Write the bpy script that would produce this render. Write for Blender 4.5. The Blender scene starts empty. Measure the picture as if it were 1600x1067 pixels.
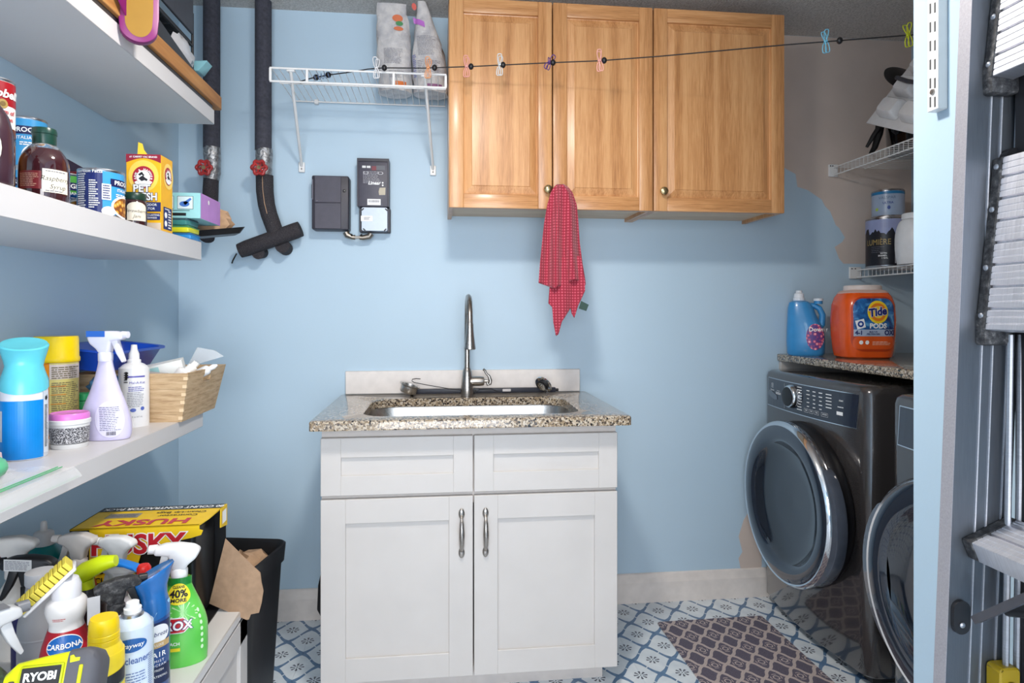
import bpy, bmesh, math, random
from math import sin, cos, pi, atan, atan2, sqrt, radians
from mathutils import Vector as V, Matrix
random.seed(7)
S = bpy.context.scene
COL = S.collection
# ---------------------------------------------------------------- camera, world, light, exposure
H = 1.23                     # eye height
F = 1017.0                   # focal length in pixels of the 1600 px wide frame
YAW = atan(115 / F)
CY, SY = cos(YAW), sin(YAW)
cd = bpy.data.cameras.new('camera'); cam = bpy.data.objects.new('camera', cd); COL.objects.link(cam)
cam.location = (0, 0, H); cam.rotation_euler = (pi / 2, 0, -YAW)
cd.sensor_width = 36; cd.lens = F / 1600 * 36; cd.shift_y = -45.5 / 1600; cd.clip_start = .02
S.camera = cam
w = bpy.data.worlds.new('world'); S.world = w; w.use_nodes = True
w.node_tree.nodes['Background'].inputs[0].default_value = (.9, .95, 1, 1)
w.node_tree.nodes['Background'].inputs[1].default_value = .4
def area(name, loc, size, power, color=(1, 1, 1), rot=(0, 0, 0), shape='DISK', size_y=None):
    l = bpy.data.lights.new(name, 'AREA'); l.shape = shape; l.size = size; l.energy = power; l.color = color
    if size_y: l.size_y = size_y
    o = bpy.data.objects.new(name, l); COL.objects.link(o); o.location = loc; o.rotation_euler = rot
    return o
l = bpy.data.lights.new('ceiling_lamp_light', 'POINT'); l.energy = 10; l.shadow_soft_size = .09; l.color = (1, .945, .875)
o = bpy.data.objects.new('ceiling_lamp_light', l); COL.objects.link(o); o.location = (.06, 1.16, 2.25)
area('ceiling_lamp_down_light', (.06, 1.16, 2.245), .22, 15, (1, .945, .875))
area('rear_fill_light', (-.05, -1.46, 1.25), 1.5, 54, (.99, .985, 1), (pi / 2, 0, 0), 'RECTANGLE', 1.5)  # added fill panel behind the camera; the room has no opening there
vs = S.view_settings
vs.view_transform = 'Standard'; vs.look = 'None'; vs.gamma = 1; vs.use_curve_mapping = False; vs.exposure = .35
# ---------------------------------------------------------------- helpers
def ray(px, py):
    u = (px - 800) / F; v = (488 - py) / F
    return V((u * CY + SY, CY - u * SY, v))
CAM = V((0, 0, H))
def atY(px, py, y): r = ray(px, py); return CAM + r * (y / r.y)
def atX(px, py, x): r = ray(px, py); return CAM + r * (x / r.x)
def atZ(px, py, z): r = ray(px, py); return CAM + r * ((z - H) / r.z)
def lin(c):
    return tuple(((v / 255) / 12.92 if v / 255 <= .04045 else ((v / 255 + .055) / 1.055) ** 2.4) for v in c)
class E:
    """arithmetic on shader sockets"""
    def __init__(s, nt, k): s.nt, s.k = nt, k
    def op(s, o, b=None, c=None, rev=False):
        n = s.nt.nodes.new('ShaderNodeMath'); n.operation = o
        for i, q in enumerate(([b, s] if rev else [s, b]) + [c]):
            if q is None: continue
            if isinstance(q, E): s.nt.links.new(q.k, n.inputs[i])
            else: n.inputs[i].default_value = q
        return E(s.nt, n.outputs[0])
    def __add__(s, o): return s.op('ADD', o)
    def __radd__(s, o): return s.op('ADD', o)
    def __sub__(s, o): return s.op('SUBTRACT', o)
    def __rsub__(s, o): return s.op('SUBTRACT', o, rev=True)
    def __mul__(s, o): return s.op('MULTIPLY', o)
    def __rmul__(s, o): return s.op('MULTIPLY', o)
    def __truediv__(s, o): return s.op('DIVIDE', o)
    def lt(s, o): return s.op('LESS_THAN', o)
    def gt(s, o): return s.op('GREATER_THAN', o)
    def abs(s): return s.op('ABSOLUTE')
    def cos(s): return s.op('COSINE')
    def sin(s): return s.op('SINE')
    def fract(s): return s.op('FRACT')
    def mx(s, o): return s.op('MAXIMUM', o)
    def mn(s, o): return s.op('MINIMUM', o)
MATS = {}
class MT:
    def __init__(s, name, col=(200, 200, 200), rough=.5, metal=0., spec=.5, coat=0., trans=0., alpha=1., ior=1.45, coat_rough=.05, sheen=0.):
        s.m = bpy.data.materials.new(name); s.m.use_nodes = True; s.nt = s.m.node_tree
        s.b = s.nt.nodes['Principled BSDF']; i = s.b.inputs
        i['Base Color'].default_value = (*lin(col), 1); i['Roughness'].default_value = rough; i['Metallic'].default_value = metal
        i['Specular IOR Level'].default_value = spec; i['Coat Weight'].default_value = coat; i['Coat Roughness'].default_value = coat_rough
        i['Transmission Weight'].default_value = trans; i['Alpha'].default_value = alpha; i['IOR'].default_value = ior
        i['Sheen Weight'].default_value = sheen
        s.tc = None
    def coord(s, kind='Object', scale=(1, 1, 1), rot=(0, 0, 0)):
        t = s.nt.nodes.new('ShaderNodeTexCoord'); m = s.nt.nodes.new('ShaderNodeMapping')
        m.inputs['Scale'].default_value = scale; m.inputs['Rotation'].default_value = rot
        s.nt.links.new(t.outputs[kind], m.inputs[0]); return m.outputs[0]
    def xyz(s, vec):
        n = s.nt.nodes.new('ShaderNodeSeparateXYZ'); s.nt.links.new(vec, n.inputs[0])
        return [E(s.nt, o) for o in n.outputs]
    def noise(s, vec, scale, detail=2, rough=.5, dist=0):
        n = s.nt.nodes.new('ShaderNodeTexNoise'); s.nt.links.new(vec, n.inputs['Vector'])
        n.inputs['Scale'].default_value = scale; n.inputs['Detail'].default_value = detail
        n.inputs['Roughness'].default_value = rough; n.inputs['Distortion'].default_value = dist
        return E(s.nt, n.outputs[0])
    def vor(s, vec, scale, feat='F1', out='Distance'):
        n = s.nt.nodes.new('ShaderNodeTexVoronoi'); n.feature = feat; s.nt.links.new(vec, n.inputs['Vector'])
        n.inputs['Scale'].default_value = scale; return n.outputs[out]
    def ramp(s, fac, stops, interp='LINEAR'):
        n = s.nt.nodes.new('ShaderNodeValToRGB'); n.color_ramp.interpolation = interp
        e = n.color_ramp.elements
        while len(e) < len(stops): e.new(.5)
        for q, (p, c) in zip(e, stops): q.position = p; q.color = (*lin(c), 1)
        s.nt.links.new(fac.k if isinstance(fac, E) else fac, n.inputs[0]); return n.outputs[0]
    def mix(s, fac, a, b):
        n = s.nt.nodes.new('ShaderNodeMix'); n.data_type = 'RGBA'
        if isinstance(fac, E): s.nt.links.new(fac.k, n.inputs[0])
        else: n.inputs[0].default_value = fac
        for q, k in ((a, 6), (b, 7)):
            if isinstance(q, tuple): n.inputs[k].default_value = (*lin(q), 1)
            else: s.nt.links.new(q, n.inputs[k])
        return n.outputs[2]
    def color(s, sock): s.nt.links.new(sock, s.b.inputs['Base Color']); return s
    def set(s, name, e): s.nt.links.new(e.k, s.b.inputs[name]); return s
    def bump(s, e, strength=.3, dist=.002):
        n = s.nt.nodes.new('ShaderNodeBump'); n.inputs['Strength'].default_value = strength; n.inputs['Distance'].default_value = dist
        s.nt.links.new(e.k if isinstance(e, E) else e, n.inputs['Height']); s.nt.links.new(n.outputs[0], s.b.inputs['Normal']); return s
def plain(name, col, rough=.45, var=.05, nscale=30, bump=0., bscale=200, **k):
    """plain plastic / paint / paper: procedural, with slight mottling and optional grain"""
    m = MT(name, col, rough, **k)
    v = m.coord()
    n = m.noise(v, nscale, 3)
    d = tuple(max(0, c * (1 - var)) for c in col); u = tuple(min(255, c * (1 + var)) for c in col)
    m.color(m.ramp(n, [(.3, d), (.7, u)]))
    if bump: m.bump(m.noise(v, bscale, 2), bump, .001)
    return m.m
class M:
    """collects shapes into one mesh object"""
    def __init__(s): s.bm = bmesh.new(); s.sharp = 40
    def add(s, vs, fs):
        b = [s.bm.verts.new(v) for v in vs]
        for f in fs:
            try: s.bm.faces.new([b[i] for i in f])
            except ValueError: pass
        return s
    def merge(s, t):
        me = bpy.data.meshes.new('t'); t.to_mesh(me); t.free(); s.bm.from_mesh(me); bpy.data.meshes.remove(me); return s
    def box(s, x0, x1, y0, y1, z0, z1, bev=0., seg=2, mat=None):
        t = bmesh.new(); bmesh.ops.create_cube(t, size=1)
        bmesh.ops.scale(t, vec=(x1 - x0, y1 - y0, z1 - z0), verts=t.verts)
        if bev: bmesh.ops.bevel(t, geom=t.edges[:], offset=bev, segments=seg, profile=.5, affect='EDGES')
        if mat is None: bmesh.ops.translate(t, vec=((x0 + x1) / 2, (y0 + y1) / 2, (z0 + z1) / 2), verts=t.verts)
        else: bmesh.ops.transform(t, matrix=mat @ Matrix.Translation(((x0 + x1) / 2, (y0 + y1) / 2, (z0 + z1) / 2)), verts=t.verts)
        return s.merge(t)
    def rings(s, rs, cap0=True, cap1=True, closed=True):
        n = len(rs[0]); vs = [v for r in rs for v in r]; fs = []
        for i in range(len(rs) - 1):
            for j in range(n if closed else n - 1):
                k = (j + 1) % n
                fs.append((i * n + j, i * n + k, (i + 1) * n + k, (i + 1) * n + j))
        if cap0: fs.append(tuple(range(n))[::-1])
        if cap1: fs.append(tuple((len(rs) - 1) * n + j for j in range(n)))
        return s.add(vs, fs)
    def lathe(s, prof, n=28, c=(0, 0, 0), sx=1, sy=1, mat=None, cap=True):
        rs = []
        for r, z in prof:
            r = max(r, 1e-4)
            ring = [V((r * cos(2 * pi * j / n) * sx, r * sin(2 * pi * j / n) * sy, z)) for j in range(n)]
            ring = [(mat @ v) if mat else v + V(c) for v in ring]
            rs.append(ring)
        return s.rings(rs, cap, cap)
    def tube(s, pts, r, n=8, closed=False, cap=True):
        pts = [V(p) for p in pts]; N = len(pts); rs = []
        up = None
        for i, p in enumerate(pts):
            if closed: t = pts[(i + 1) % N] - pts[i - 1]
            else: t = pts[min(i + 1, N - 1)] - pts[max(i - 1, 0)]
            t = t.normalized() if t.length > 1e-9 else V((0, 0, 1))
            if up is None: up = t.orthogonal().normalized()
            else:
                up = up - t * up.dot(t)
                up = up.normalized() if up.length > 1e-6 else t.orthogonal().normalized()
            bn = t.cross(up); rr = r[i] if isinstance(r, (list, tuple)) else r
            rs.append([p + (up * cos(2 * pi * j / n) + bn * sin(2 * pi * j / n)) * rr for j in range(n)])
        if closed: rs.append(rs[0]); return s.rings(rs, False, False)
        return s.rings(rs, cap, cap)
    def prism(s, poly, f0, f1, bev=0., seg=2):
        """polygon [(a,b)] mapped by f0 and f1 to the two end faces"""
        t = bmesh.new(); n = len(poly)
        a = [t.verts.new(f0(*p)) for p in poly]; b = [t.verts.new(f1(*p)) for p in poly]
        t.faces.new(a[::-1]); t.faces.new(b)
        for i in range(n): t.faces.new((a[i], a[(i + 1) % n], b[(i + 1) % n], b[i]))
        bmesh.ops.recalc_face_normals(t, faces=t.faces[:])
        if bev:
            es = [e for e in t.edges if e.calc_face_angle(0) > .3]
            bmesh.ops.bevel(t, geom=es, offset=bev, segments=seg, profile=.5, affect='EDGES')
        return s.merge(t)
    def grid(s, nu, nv, fn):
        vs = [V(fn(i / nu, j / nv)) for j in range(nv + 1) for i in range(nu + 1)]
        fs = [(j * (nu + 1) + i, j * (nu + 1) + i + 1, (j + 1) * (nu + 1) + i + 1, (j + 1) * (nu + 1) + i) for j in range(nv) for i in range(nu)]
        return s.add(vs, fs)
    def sphere(s, c, r, n=14, sx=1, sy=1, sz=1):
        prof = [(r * sin(pi * i / (n // 2)), -r * cos(pi * i / (n // 2)) * sz) for i in range(n // 2 + 1)]
        return s.lathe(prof, n, c, sx, sy)
    def xf(s, mat):
        bmesh.ops.transform(s.bm, matrix=mat, verts=s.bm.verts); return s
    def build(s, name, mat, parent=None, loc=None, rot=None, smooth=True, label=None, recalc=True, solid=0.):
        bmesh.ops.remove_doubles(s.bm, verts=s.bm.verts, dist=1e-6)
        if recalc: bmesh.ops.recalc_face_normals(s.bm, faces=s.bm.faces[:])
        me = bpy.data.meshes.new(name); s.bm.to_mesh(me); s.bm.free()
        if smooth:
            me.polygons.foreach_set('use_smooth', [True] * len(me.polygons)); me.set_sharp_from_angle(angle=radians(s.sharp))
        me.materials.append(mat)
        o = bpy.data.objects.new(name, me); COL.objects.link(o)
        if parent: o.parent = parent
        if loc is not None: o.location = loc
        if rot is not None: o.rotation_euler = rot
        if label: o['label'] = label
        if solid:
            q = o.modifiers.new('solid', 'SOLIDIFY'); q.thickness = solid; q.offset = 0
        return o
def tag(o, label, cat, group=None, kind=None):
    o['label'] = label; o['category'] = cat
    if group: o['group'] = group
    if kind: o['kind'] = kind
    return o
def thing(name, label, cat, loc=(0, 0, 0), rz=0., group=None, rot=None):
    o = bpy.data.objects.new(name, None); COL.objects.link(o); o.empty_display_size = .03
    o.location = loc; o.rotation_euler = rot if rot else (0, 0, rz)
    return tag(o, label, cat, group)
def struct(o): o['kind'] = 'structure'; return o
def same(o, name, parent, loc=(0, 0, 0), rot=None):
    """another piece sharing the mesh of o"""
    c = bpy.data.objects.new(name, o.data); COL.objects.link(c); c.parent = parent; c.location = loc
    if rot: c.rotation_euler = rot
    return c
# flat 2D pieces (lists of verts and faces) that get laid on a surface
TX = {}
def text2(body, size=.01, bold=.0, align='CENTER', sq=1., lean=0., space=1.):
    k = (body, bold, align, space)
    if k not in TX:
        c = bpy.data.curves.new('t', 'FONT'); c.body = body; c.size = 1; c.offset = bold; c.align_x = align; c.align_y = 'CENTER'
        c.resolution_u = 3; c.space_character = space
        o = bpy.data.objects.new('t', c); me = o.to_mesh()
        TX[k] = ([(v.co.x, v.co.y) for v in me.vertices], [tuple(p.vertices) for p in me.polygons])
        o.to_mesh_clear(); bpy.data.objects.remove(o); bpy.data.curves.remove(c)
    vs, fs = TX[k]
    return [(x * size * sq + y * size * lean, y * size) for x, y in vs], fs
def move2(m, dx=0, dy=0, ang=0, sx=1, sy=1):
    return [((x * cos(ang) - y * sin(ang)) * sx + dx, (x * sin(ang) + y * cos(ang)) * sy + dy) for x, y in m[0]], m[1]
def join2(*ms):
    V2, F2 = [], []
    for v, f in ms:
        n = len(V2); V2 += v; F2 += [tuple(i + n for i in q) for q in f]
    return V2, F2
def rect2(w, h, nu=1, nv=1, dx=0, dy=0):
    vs = [(-w / 2 + w * i / nu + dx, -h / 2 + h * j / nv + dy) for j in range(nv + 1) for i in range(nu + 1)]
    return vs, [(j * (nu + 1) + i, j * (nu + 1) + i + 1, (j + 1) * (nu + 1) + i + 1, (j + 1) * (nu + 1) + i) for j in range(nv) for i in range(nu)]
def ell2(a, b, n=28, rings=4, dx=0, dy=0, inner=0.):
    vs = []; fs = []
    if not inner: vs.append((dx, dy))
    base = len(vs)
    for k in range(rings + 1 if inner else rings):
        f = inner + (1 - inner) * k / rings if inner else (k + 1) / rings
        vs += [(a * f * cos(2 * pi * j / n) + dx, b * f * sin(2 * pi * j / n) + dy) for j in range(n)]
    if not inner: fs += [(0, base + j, base + (j + 1) % n) for j in range(n)]
    for k in range((rings if inner else rings - 1)):
        for j in range(n):
            q = (j + 1) % n
            fs.append((base + k * n + j, base + (k + 1) * n + j, base + (k + 1) * n + q, base + k * n + q))
    return vs, fs
def poly2(pts): return list(pts), [tuple(range(len(pts)))]
def lines2(w, h, rows, seed=1, fill=.55, ragged=.3, dx=0, dy=0, words=True, nu=6):
    """rows of fine print"""
    r = random.Random(seed); out = []
    for i in range(rows):
        y = h / 2 - h * (i + .5) / rows; x = -w / 2; end = w / 2 - r.random() * ragged * w; t = h / rows * fill
        while x < end:
            L = min(w * (r.uniform(.06, .2) if words else 1), end - x)
            out.append(rect2(L, t, 1, 1, x + L / 2 + dx, y + dy)); x += L + w * .025
    return join2(*out)
def bars2(w, h, n=22, dx=0, dy=0, seed=3):
    r = random.Random(seed); return join2(*[rect2(w / n * r.uniform(.25, .75), h, 1, 1, -w / 2 + w * (i + .5) / n + dx, dy) for i in range(n)])
def ringtext2(body, R, size, bold=0., a0=pi / 2, spread=None, flip=False):
    out = []; n = len(body); sp = spread or n * size * .75 / R
    for i, ch in enumerate(body):
        if ch == ' ': continue
        a = a0 + (sp / 2 - sp * (i + .5) / n) * (-1 if flip else 1)
        out.append(move2(text2(ch, size, bold), R * cos(a), R * sin(a), a - pi / 2 + (pi if flip else 0)))
    return join2(*out)
def lay(parent, name, mat, m2, fn, label=None):
    q = M(); q.add([fn(x, y) for x, y in m2[0]], m2[1])
    o = q.build(name, mat, parent, smooth=False, recalc=False, label=label)
    if name == 'fine_print': o['kind'] = 'stuff'
    return o
def flat(o, right, up, eps=.0008):
    o, r, u = V(o), V(right).normalized(), V(up).normalized(); n = r.cross(u) * eps
    return lambda x, y: o + r * x + u * y + n
def cyl(R, th, zc, eps=.0006, sx=1., sy=1.):
    """wrap on a turned body; R a radius or a function of z"""
    def f(x, y):
        r = (R(zc + y) if callable(R) else R) + eps; rr = (R(zc) if callable(R) else R)
        a = th + x / rr; return V((r * cos(a) * sx, r * sin(a) * sy, zc + y))
    return f
def prof_r(prof):
    def f(z):
        for (r0, z0), (r1, z1) in zip(prof, prof[1:]):
            if z0 <= z <= z1: return r0 + (r1 - r0) * (z - z0) / max(z1 - z0, 1e-6)
        return prof[-1][0] if z > prof[-1][1] else prof[0][0]
    return f
def face(x, y, rz=0.): return atan2(-y, -x) - rz
def smoothprof(pts, k=4):
    """Catmull-Rom through (r,z) points"""
    out = []
    for i in range(len(pts) - 1):
        p0, p1, p2, p3 = pts[max(i - 1, 0)], pts[i], pts[i + 1], pts[min(i + 2, len(pts) - 1)]
        for j in range(k):
            t = j / k
            out.append(tuple(.5 * (2 * b + (c - a) * t + (2 * a - 5 * b + 4 * c - d) * t * t + (3 * b - a - 3 * c + d) * t ** 3) for a, b, c, d in zip(p0, p1, p2, p3)))
    out.append(tuple(pts[-1])); return out
def se(a, b, e=4., n=40, z=0., c=(0, 0)):
    return [V((c[0] + a * abs(cos(t)) ** (2 / e) * (1 if cos(t) >= 0 else -1), c[1] + b * abs(sin(t)) ** (2 / e) * (1 if sin(t) >= 0 else -1), z)) for t in [2 * pi * j / n for j in range(n)]]
# ---------------------------------------------------------------- materials
white_paint = plain('white_paint', (199, 195, 192), .4, .01, 8)
white_gloss = plain('white_gloss', (212, 211, 210), .25, .01, 8)
trim_paint = plain('trim_paint', (226, 218, 212), .4, .03, 20)
primer = plain('primer', (208, 193, 183), .6, .02, 6, bump=.1, bscale=120)
m = MT('wall_blue', (180, 201, 217), .55); q = m.coord()
m.color(m.ramp(m.noise(q, 1.6, 3), [(.3, (182, 206, 223)), (.7, (187, 210, 227))])); m.bump(m.noise(q, 160, 2), .12, .001); wall_blue = m.m
m = MT('ceiling_texture', (176, 172, 168), .9); q = m.coord()
n = m.noise(q, 130, 3, .7); m.color(m.ramp(n, [(.35, (182, 178, 174)), (.65, (222, 218, 214))])); m.bump(n, .9, .006); ceil_m = m.m
m = MT('melamine', (218, 217, 219), .38); q = m.coord(); m.color(m.ramp(m.noise(q, 3, 2), [(.3, (204, 202, 203)), (.7, (210, 208, 209))])); melamine = m.m
m = MT('granite', (190, 178, 162), .12, coat=.3); q = m.coord()
c1 = m.ramp(m.vor(q, 175, out='Color'), [(.0, (30, 27, 26)), (.2, (84, 74, 66)), (.32, (150, 132, 108)), (.54, (184, 170, 150)), (.74, (128, 112, 96)), (.88, (204, 194, 178))], 'CONSTANT')
c2 = m.mix(m.noise(q, 260, 2).gt(.62), c1, (44, 40, 38)); c3 = m.mix(m.noise(q, 110, 2).gt(.62), c2, (194, 182, 166)); m.color(c3); granite = m.m
def oak(name, along):
    m = MT(name, (190, 135, 85), .33, coat=.25, coat_rough=.2)
    sc = {'z': (1, 1, .045), 'x': (.045, 1, 1)}[along]
    q = m.coord(scale=sc); warp = m.noise(q, 5, 2)
    X, Y, Z = m.xyz(m.coord()); a = X if along == 'z' else Z
    arcs = ((a * 9 + warp * 2.6) * 6.283).sin() * .5 + .5
    fine = m.noise(q, 260, 3, .7); mid = m.noise(q, 60, 3, .6)
    f = arcs * .15 + fine * .52 + mid * .42
    m.color(m.ramp(f, [(.3, (156, 104, 62)), (.5, (195, 140, 90)), (.62, (210, 157, 106)), (.8, (221, 171, 120))])); m.bump(fine, .15, .0006)
    return m.m
oak_v, oak_h = oak('oak_upright', 'z'), oak('oak_rail', 'x')
m = MT('maple_interior', (214, 190, 162), .5); q = m.coord(scale=(.1, 1, 1)); m.color(m.ramp(m.noise(q, 40, 3), [(.3, (206, 182, 154)), (.7, (222, 200, 174))])); maple = m.m
def brushed(name, col, rough=.28, sc=(1, 1, 40)):
    m = MT(name, col, rough, metal=1.); q = m.coord(scale=sc); n = m.noise(q, 30, 2)
    m.set('Roughness', n * .2 + (rough - .1)); m.color(m.ramp(n, [(.3, tuple(c * .93 for c in col)), (.7, col)])); return m.m
nickel = brushed('brushed_nickel', (176, 170, 164), .3)
steel = brushed('sink_steel', (205, 202, 198), .3, (2, 40, 2))
chrome = MT('chrome', (225, 228, 232), .08, metal=1.).m
alu = brushed('aluminium', (178, 180, 186), .42, (1, 1, 30))
alu_tread = brushed('aluminium_tread', (222, 222, 228), .45, (1, 30, 1))
alu_dark = brushed('aluminium_channel', (116, 121, 128), .5, (40, 1, 1))
brass = brushed('antique_brass', (190, 170, 128), .3, (1, 1, 1))
black_plastic = plain('black_plastic', (26, 26, 29), .4, .1)
black_rubber = plain('black_rubber', (22, 22, 24), .55, .2, 60)
scuffed = MT('scuffed_rubber', (46, 46, 48), .6); q = scuffed.coord(); scuffed.color(scuffed.ramp(scuffed.noise(q, 120, 4, .7), [(.42, (28, 28, 31)), (.6, (66, 66, 68)), (.75, (120, 118, 116))])); scuffed = scuffed.m
dark_grey = plain('dark_grey_plastic', (62, 62, 68), .45, .05)
m = MT('pipe_foam', (48, 46, 52), .85); q = m.coord(); m.color(m.ramp(m.noise(q, 320, 3, .7), [(.35, (34, 33, 38)), (.62, (62, 58, 62)), (.78, (112, 100, 92))])); m.bump(m.noise(q, 260, 2), .4, .002); foam_old = m.m
foam = plain('foam_sleeve', (64, 64, 74), .8, .12, 90, bump=.3)
m = MT('duct_tape', (150, 150, 152), .3, metal=.75); q = m.coord(); n = m.noise(q, 38, 4, .6, 1.5); m.color(m.ramp(n, [(.3, (98, 98, 100)), (.7, (190, 190, 192))])); m.bump(n, .9, .006); duct_tape = m.m
red_enamel = plain('red_enamel', (158, 44, 44), .4, .2, 60)
cardboard = plain('cardboard', (166, 136, 110), .85, .05, 60, bump=.15)
kraft = plain('kraft_paper', (190, 154, 122), .8, .06, 40)
paper_white = plain('paper_white', (236, 235, 232), .6, .01)
ink = plain('black_ink', (24, 24, 28), .5, .0); ink_white = plain('white_ink', (244, 244, 244), .5, 0.); ink_navy = plain('navy_ink', (30, 44, 104), .5, 0.); ink_red = plain('red_ink', (190, 26, 40), .5, 0.); ink_grey = plain('grey_ink', (120, 120, 132), .5, 0.)
PLC = {}
def P(r, g, b, rough=.32, coat=.0, **k):
    key = (r, g, b, rough, coat)
    if key not in PLC: PLC[key] = plain('plastic_%d_%d_%d' % (r, g, b), (r, g, b), rough, .025, 25, coat=coat, **k)
    return PLC[key]
m = MT('clear_film', (236, 238, 240), .12, spec=.8, alpha=.34); clear_film = m.m
m = MT('frosted_plastic', (214, 216, 220), .35, trans=.55, ior=1.2); frosted = m.m
m = MT('clear_glass', (240, 240, 240), .03, trans=.9, ior=1.3); clear_glass = m.m
# machine paint
m = MT('graphite_metallic', (74, 70, 70), .17, metal=.4, coat=.8); q = m.coord(); m.color(m.ramp(m.noise(q, 700, 1), [(.3, (66, 62, 62)), (.7, (80, 76, 76))])); graphite = m.m
panel_gloss = plain('panel_gloss', (38, 44, 58), .12, .03, coat=.5)
door_glass = MT('door_glass', (34, 44, 60), .06, metal=.25, spec=.8, coat=1.).m
door_bowl = MT('door_bowl', (22, 30, 42), .1, spec=.8, coat=.8).m
smoke = plain('smoke_plastic', (78, 84, 96), .15, .03, coat=.8)
# printed vinyl floor: ogee lattice with eight petal flowers
PX, PY = .146, .182
m = MT('printed_vinyl', (214, 222, 230), .33); X, Y, Z = m.xyz(m.coord()); a, b = X / PX, Y / PY
p, q_ = a + b, a - b
def near(e): return (e + .5).fract() - .5
A = .028
pw = p + (q_ * 6.2832).sin() * A; qw = q_ + (p * 6.2832).sin() * A
band = ((pw.fract() - .5).abs().mn((qw.fract() - .5).abs()))
# lattice lines lie at half-integers
notch = ((near(p).abs() - near(q_).abs()).abs() - .32).abs()
near_node = (near(p).abs()).mn(near(q_).abs())
blue = (band - near_node * near_node * .19).lt(.043) * near_node.gt(.018)
fp, fq = near(p), near(q_); fx, fy = (fp + fq) * (PX / 2), (fp - fq) * (PY / 2)
r = (fx * fx + fy * fy).op('SQRT'); th = fy.op('ARCTAN2', fx)
pet = (th * 8).cos().gt(.15) * r.gt(.0075) * r.lt(.0235) + r.lt(.0028)
wear = m.noise(m.coord(), 14, 3)
base = m.ramp(wear, [(.3, (216, 224, 231)), (.7, (238, 243, 246))])
bl = m.ramp(m.noise(m.coord(), 60, 3), [(.35, (84, 116, 152)), (.65, (110, 140, 172))])
m.color(m.mix(pet, m.mix(blue, base, bl), (84, 86, 98))); vinyl = m.m
# rug
m = MT('woven_rug', (90, 82, 96), .9); X, Y, Z = m.xyz(m.coord()); RX, RY = .086, .1
wob = m.noise(m.coord(), 55, 2) * .006 - .003
fx = near(X / RX) * RX + wob; fy = near(Y / RY) * RY + wob; gx = near(X / RX + .5) * RX + wob; gy = near(Y / RY + .5) * RY - wob
p2, q2 = X / RX + Y / RY, X / RX - Y / RY
p3 = p2 + (q2 * 6.2832).sin() * .05 + wob * 8; q3 = q2 + (p2 * 6.2832).sin() * .05 + wob * 8
bnd = ((p3.fract() - .5).abs()).mn((q3.fract() - .5).abs())
dM = (gx * gx + gy * gy * .8).op('SQRT'); ang = gy.op('ARCTAN2', gx)
line = bnd.lt(.092).mx(dM.gt(.0075) * dM.lt(.0115)).mx(dM.gt(.0165) * dM.lt(.0195) * (ang * 4).cos().gt(-.2))
dk = m.ramp(m.noise(m.coord(), 300, 2), [(.3, (88, 82, 97)), (.7, (110, 103, 117))]); lt = m.ramp(m.noise(m.coord(), 300, 2), [(.3, (180, 164, 160)), (.7, (206, 191, 185))])
m.color(m.mix(line, dk, lt)); m.bump(m.noise(m.coord(), 900, 1), .4, .001); rug_m = m.m
# towel
m = MT('red_waffle', (170, 52, 74), .9, sheen=.3); q = m.coord('UV', (1, 1, 1)); X, Y, Z = m.xyz(q)
cx, cz = near(X * 13), near(Y * 23); d = (cx * cx + cz * cz).op('SQRT')
m.color(m.ramp(d, [(.1, (206, 104, 122)), (.28, (178, 52, 72)), (.5, (146, 36, 56))])); m.bump(d, .6, .002); waffle = m.m
# crate wood
m = MT('crate_wood', (198, 166, 128), .6); q = m.coord(scale=(.12, .12, 1)); n = m.noise(q, 130, 4, .65); m.color(m.ramp(n, [(.3, (168, 136, 100)), (.5, (198, 168, 130)), (.75, (216, 190, 154))])); m.bump(n, .2, .001); crate_m = m.m
m = MT('board_wood', (176, 122, 66), .55); q = m.coord(scale=(1, .08, 1)); m.color(m.ramp(m.noise(q, 60, 3), [(.3, (160, 106, 56)), (.7, (190, 138, 80))])); board_m = m.m
# ---------------------------------------------------------------- room
XL, XR, YB, ZC, YF, XN = -1.015, 2.12, 2.69, 2.44, -1.5, .85
struct(M().box(XL - .1, XR + .1, YF - .1, YB + .1, -.1, -.003).build('floor', trim_paint, smooth=False))
fl = bpy.data.objects['floor']; T0 = None
ox, oy = 1.0465 - .5 * PX, 2.599 - .5 * PY
for i in range(-8, 5):
    for j in range(-15, 2):
        x0, y0 = ox + i * 2 * PX, oy + j * 2 * PY; x1, y1 = x0 + 2 * PX, y0 + 2 * PY
        if x1 < XL or x0 > XR or y1 < YF or y0 > YB: continue
        if x0 > XN and y1 < 1.0: continue
        if T0 is None: T0 = M().box(.0003, 2 * PX - .0003, .0003, 2 * PY - .0003, -.003, 0).build('tile', vinyl, fl, (x0 - .0, y0 - .0, 0), smooth=False)
        else: same(T0, 'tile', fl, (x0, y0, 0))
struct(M().box(XL - .1, XR + .1, YF - .1, YB + .1, ZC, ZC + .1).build('ceiling', ceil_m, smooth=False))
wb = struct(M().box(XL - .1, XR + .1, YB, YB + .1, 0, ZC).build('wall_back', wall_blue, smooth=False))
struct(M().box(XL - .1, XL, YF, YB, 0, ZC).build('wall_left', wall_blue, smooth=False))
struct(M().box(XR, XR + .1, .95, YB, 0, ZC).build('wall_right', primer, smooth=False))
struct(M().box(XL - .1, XR + .1, YF - .1, YF, 0, ZC).build('wall_front', wall_blue, smooth=False))
n = M(); n.prism([(XN, YF), (XN, 1.083), (XR, 1.083), (XR, .98), (XN + .11, .98), (XN + .11, YF)], lambda x, y: V((x, y, 0)), lambda x, y: V((x, y, ZC)))
struct(n.build('wall_near', wall_blue, smooth=False))
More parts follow.
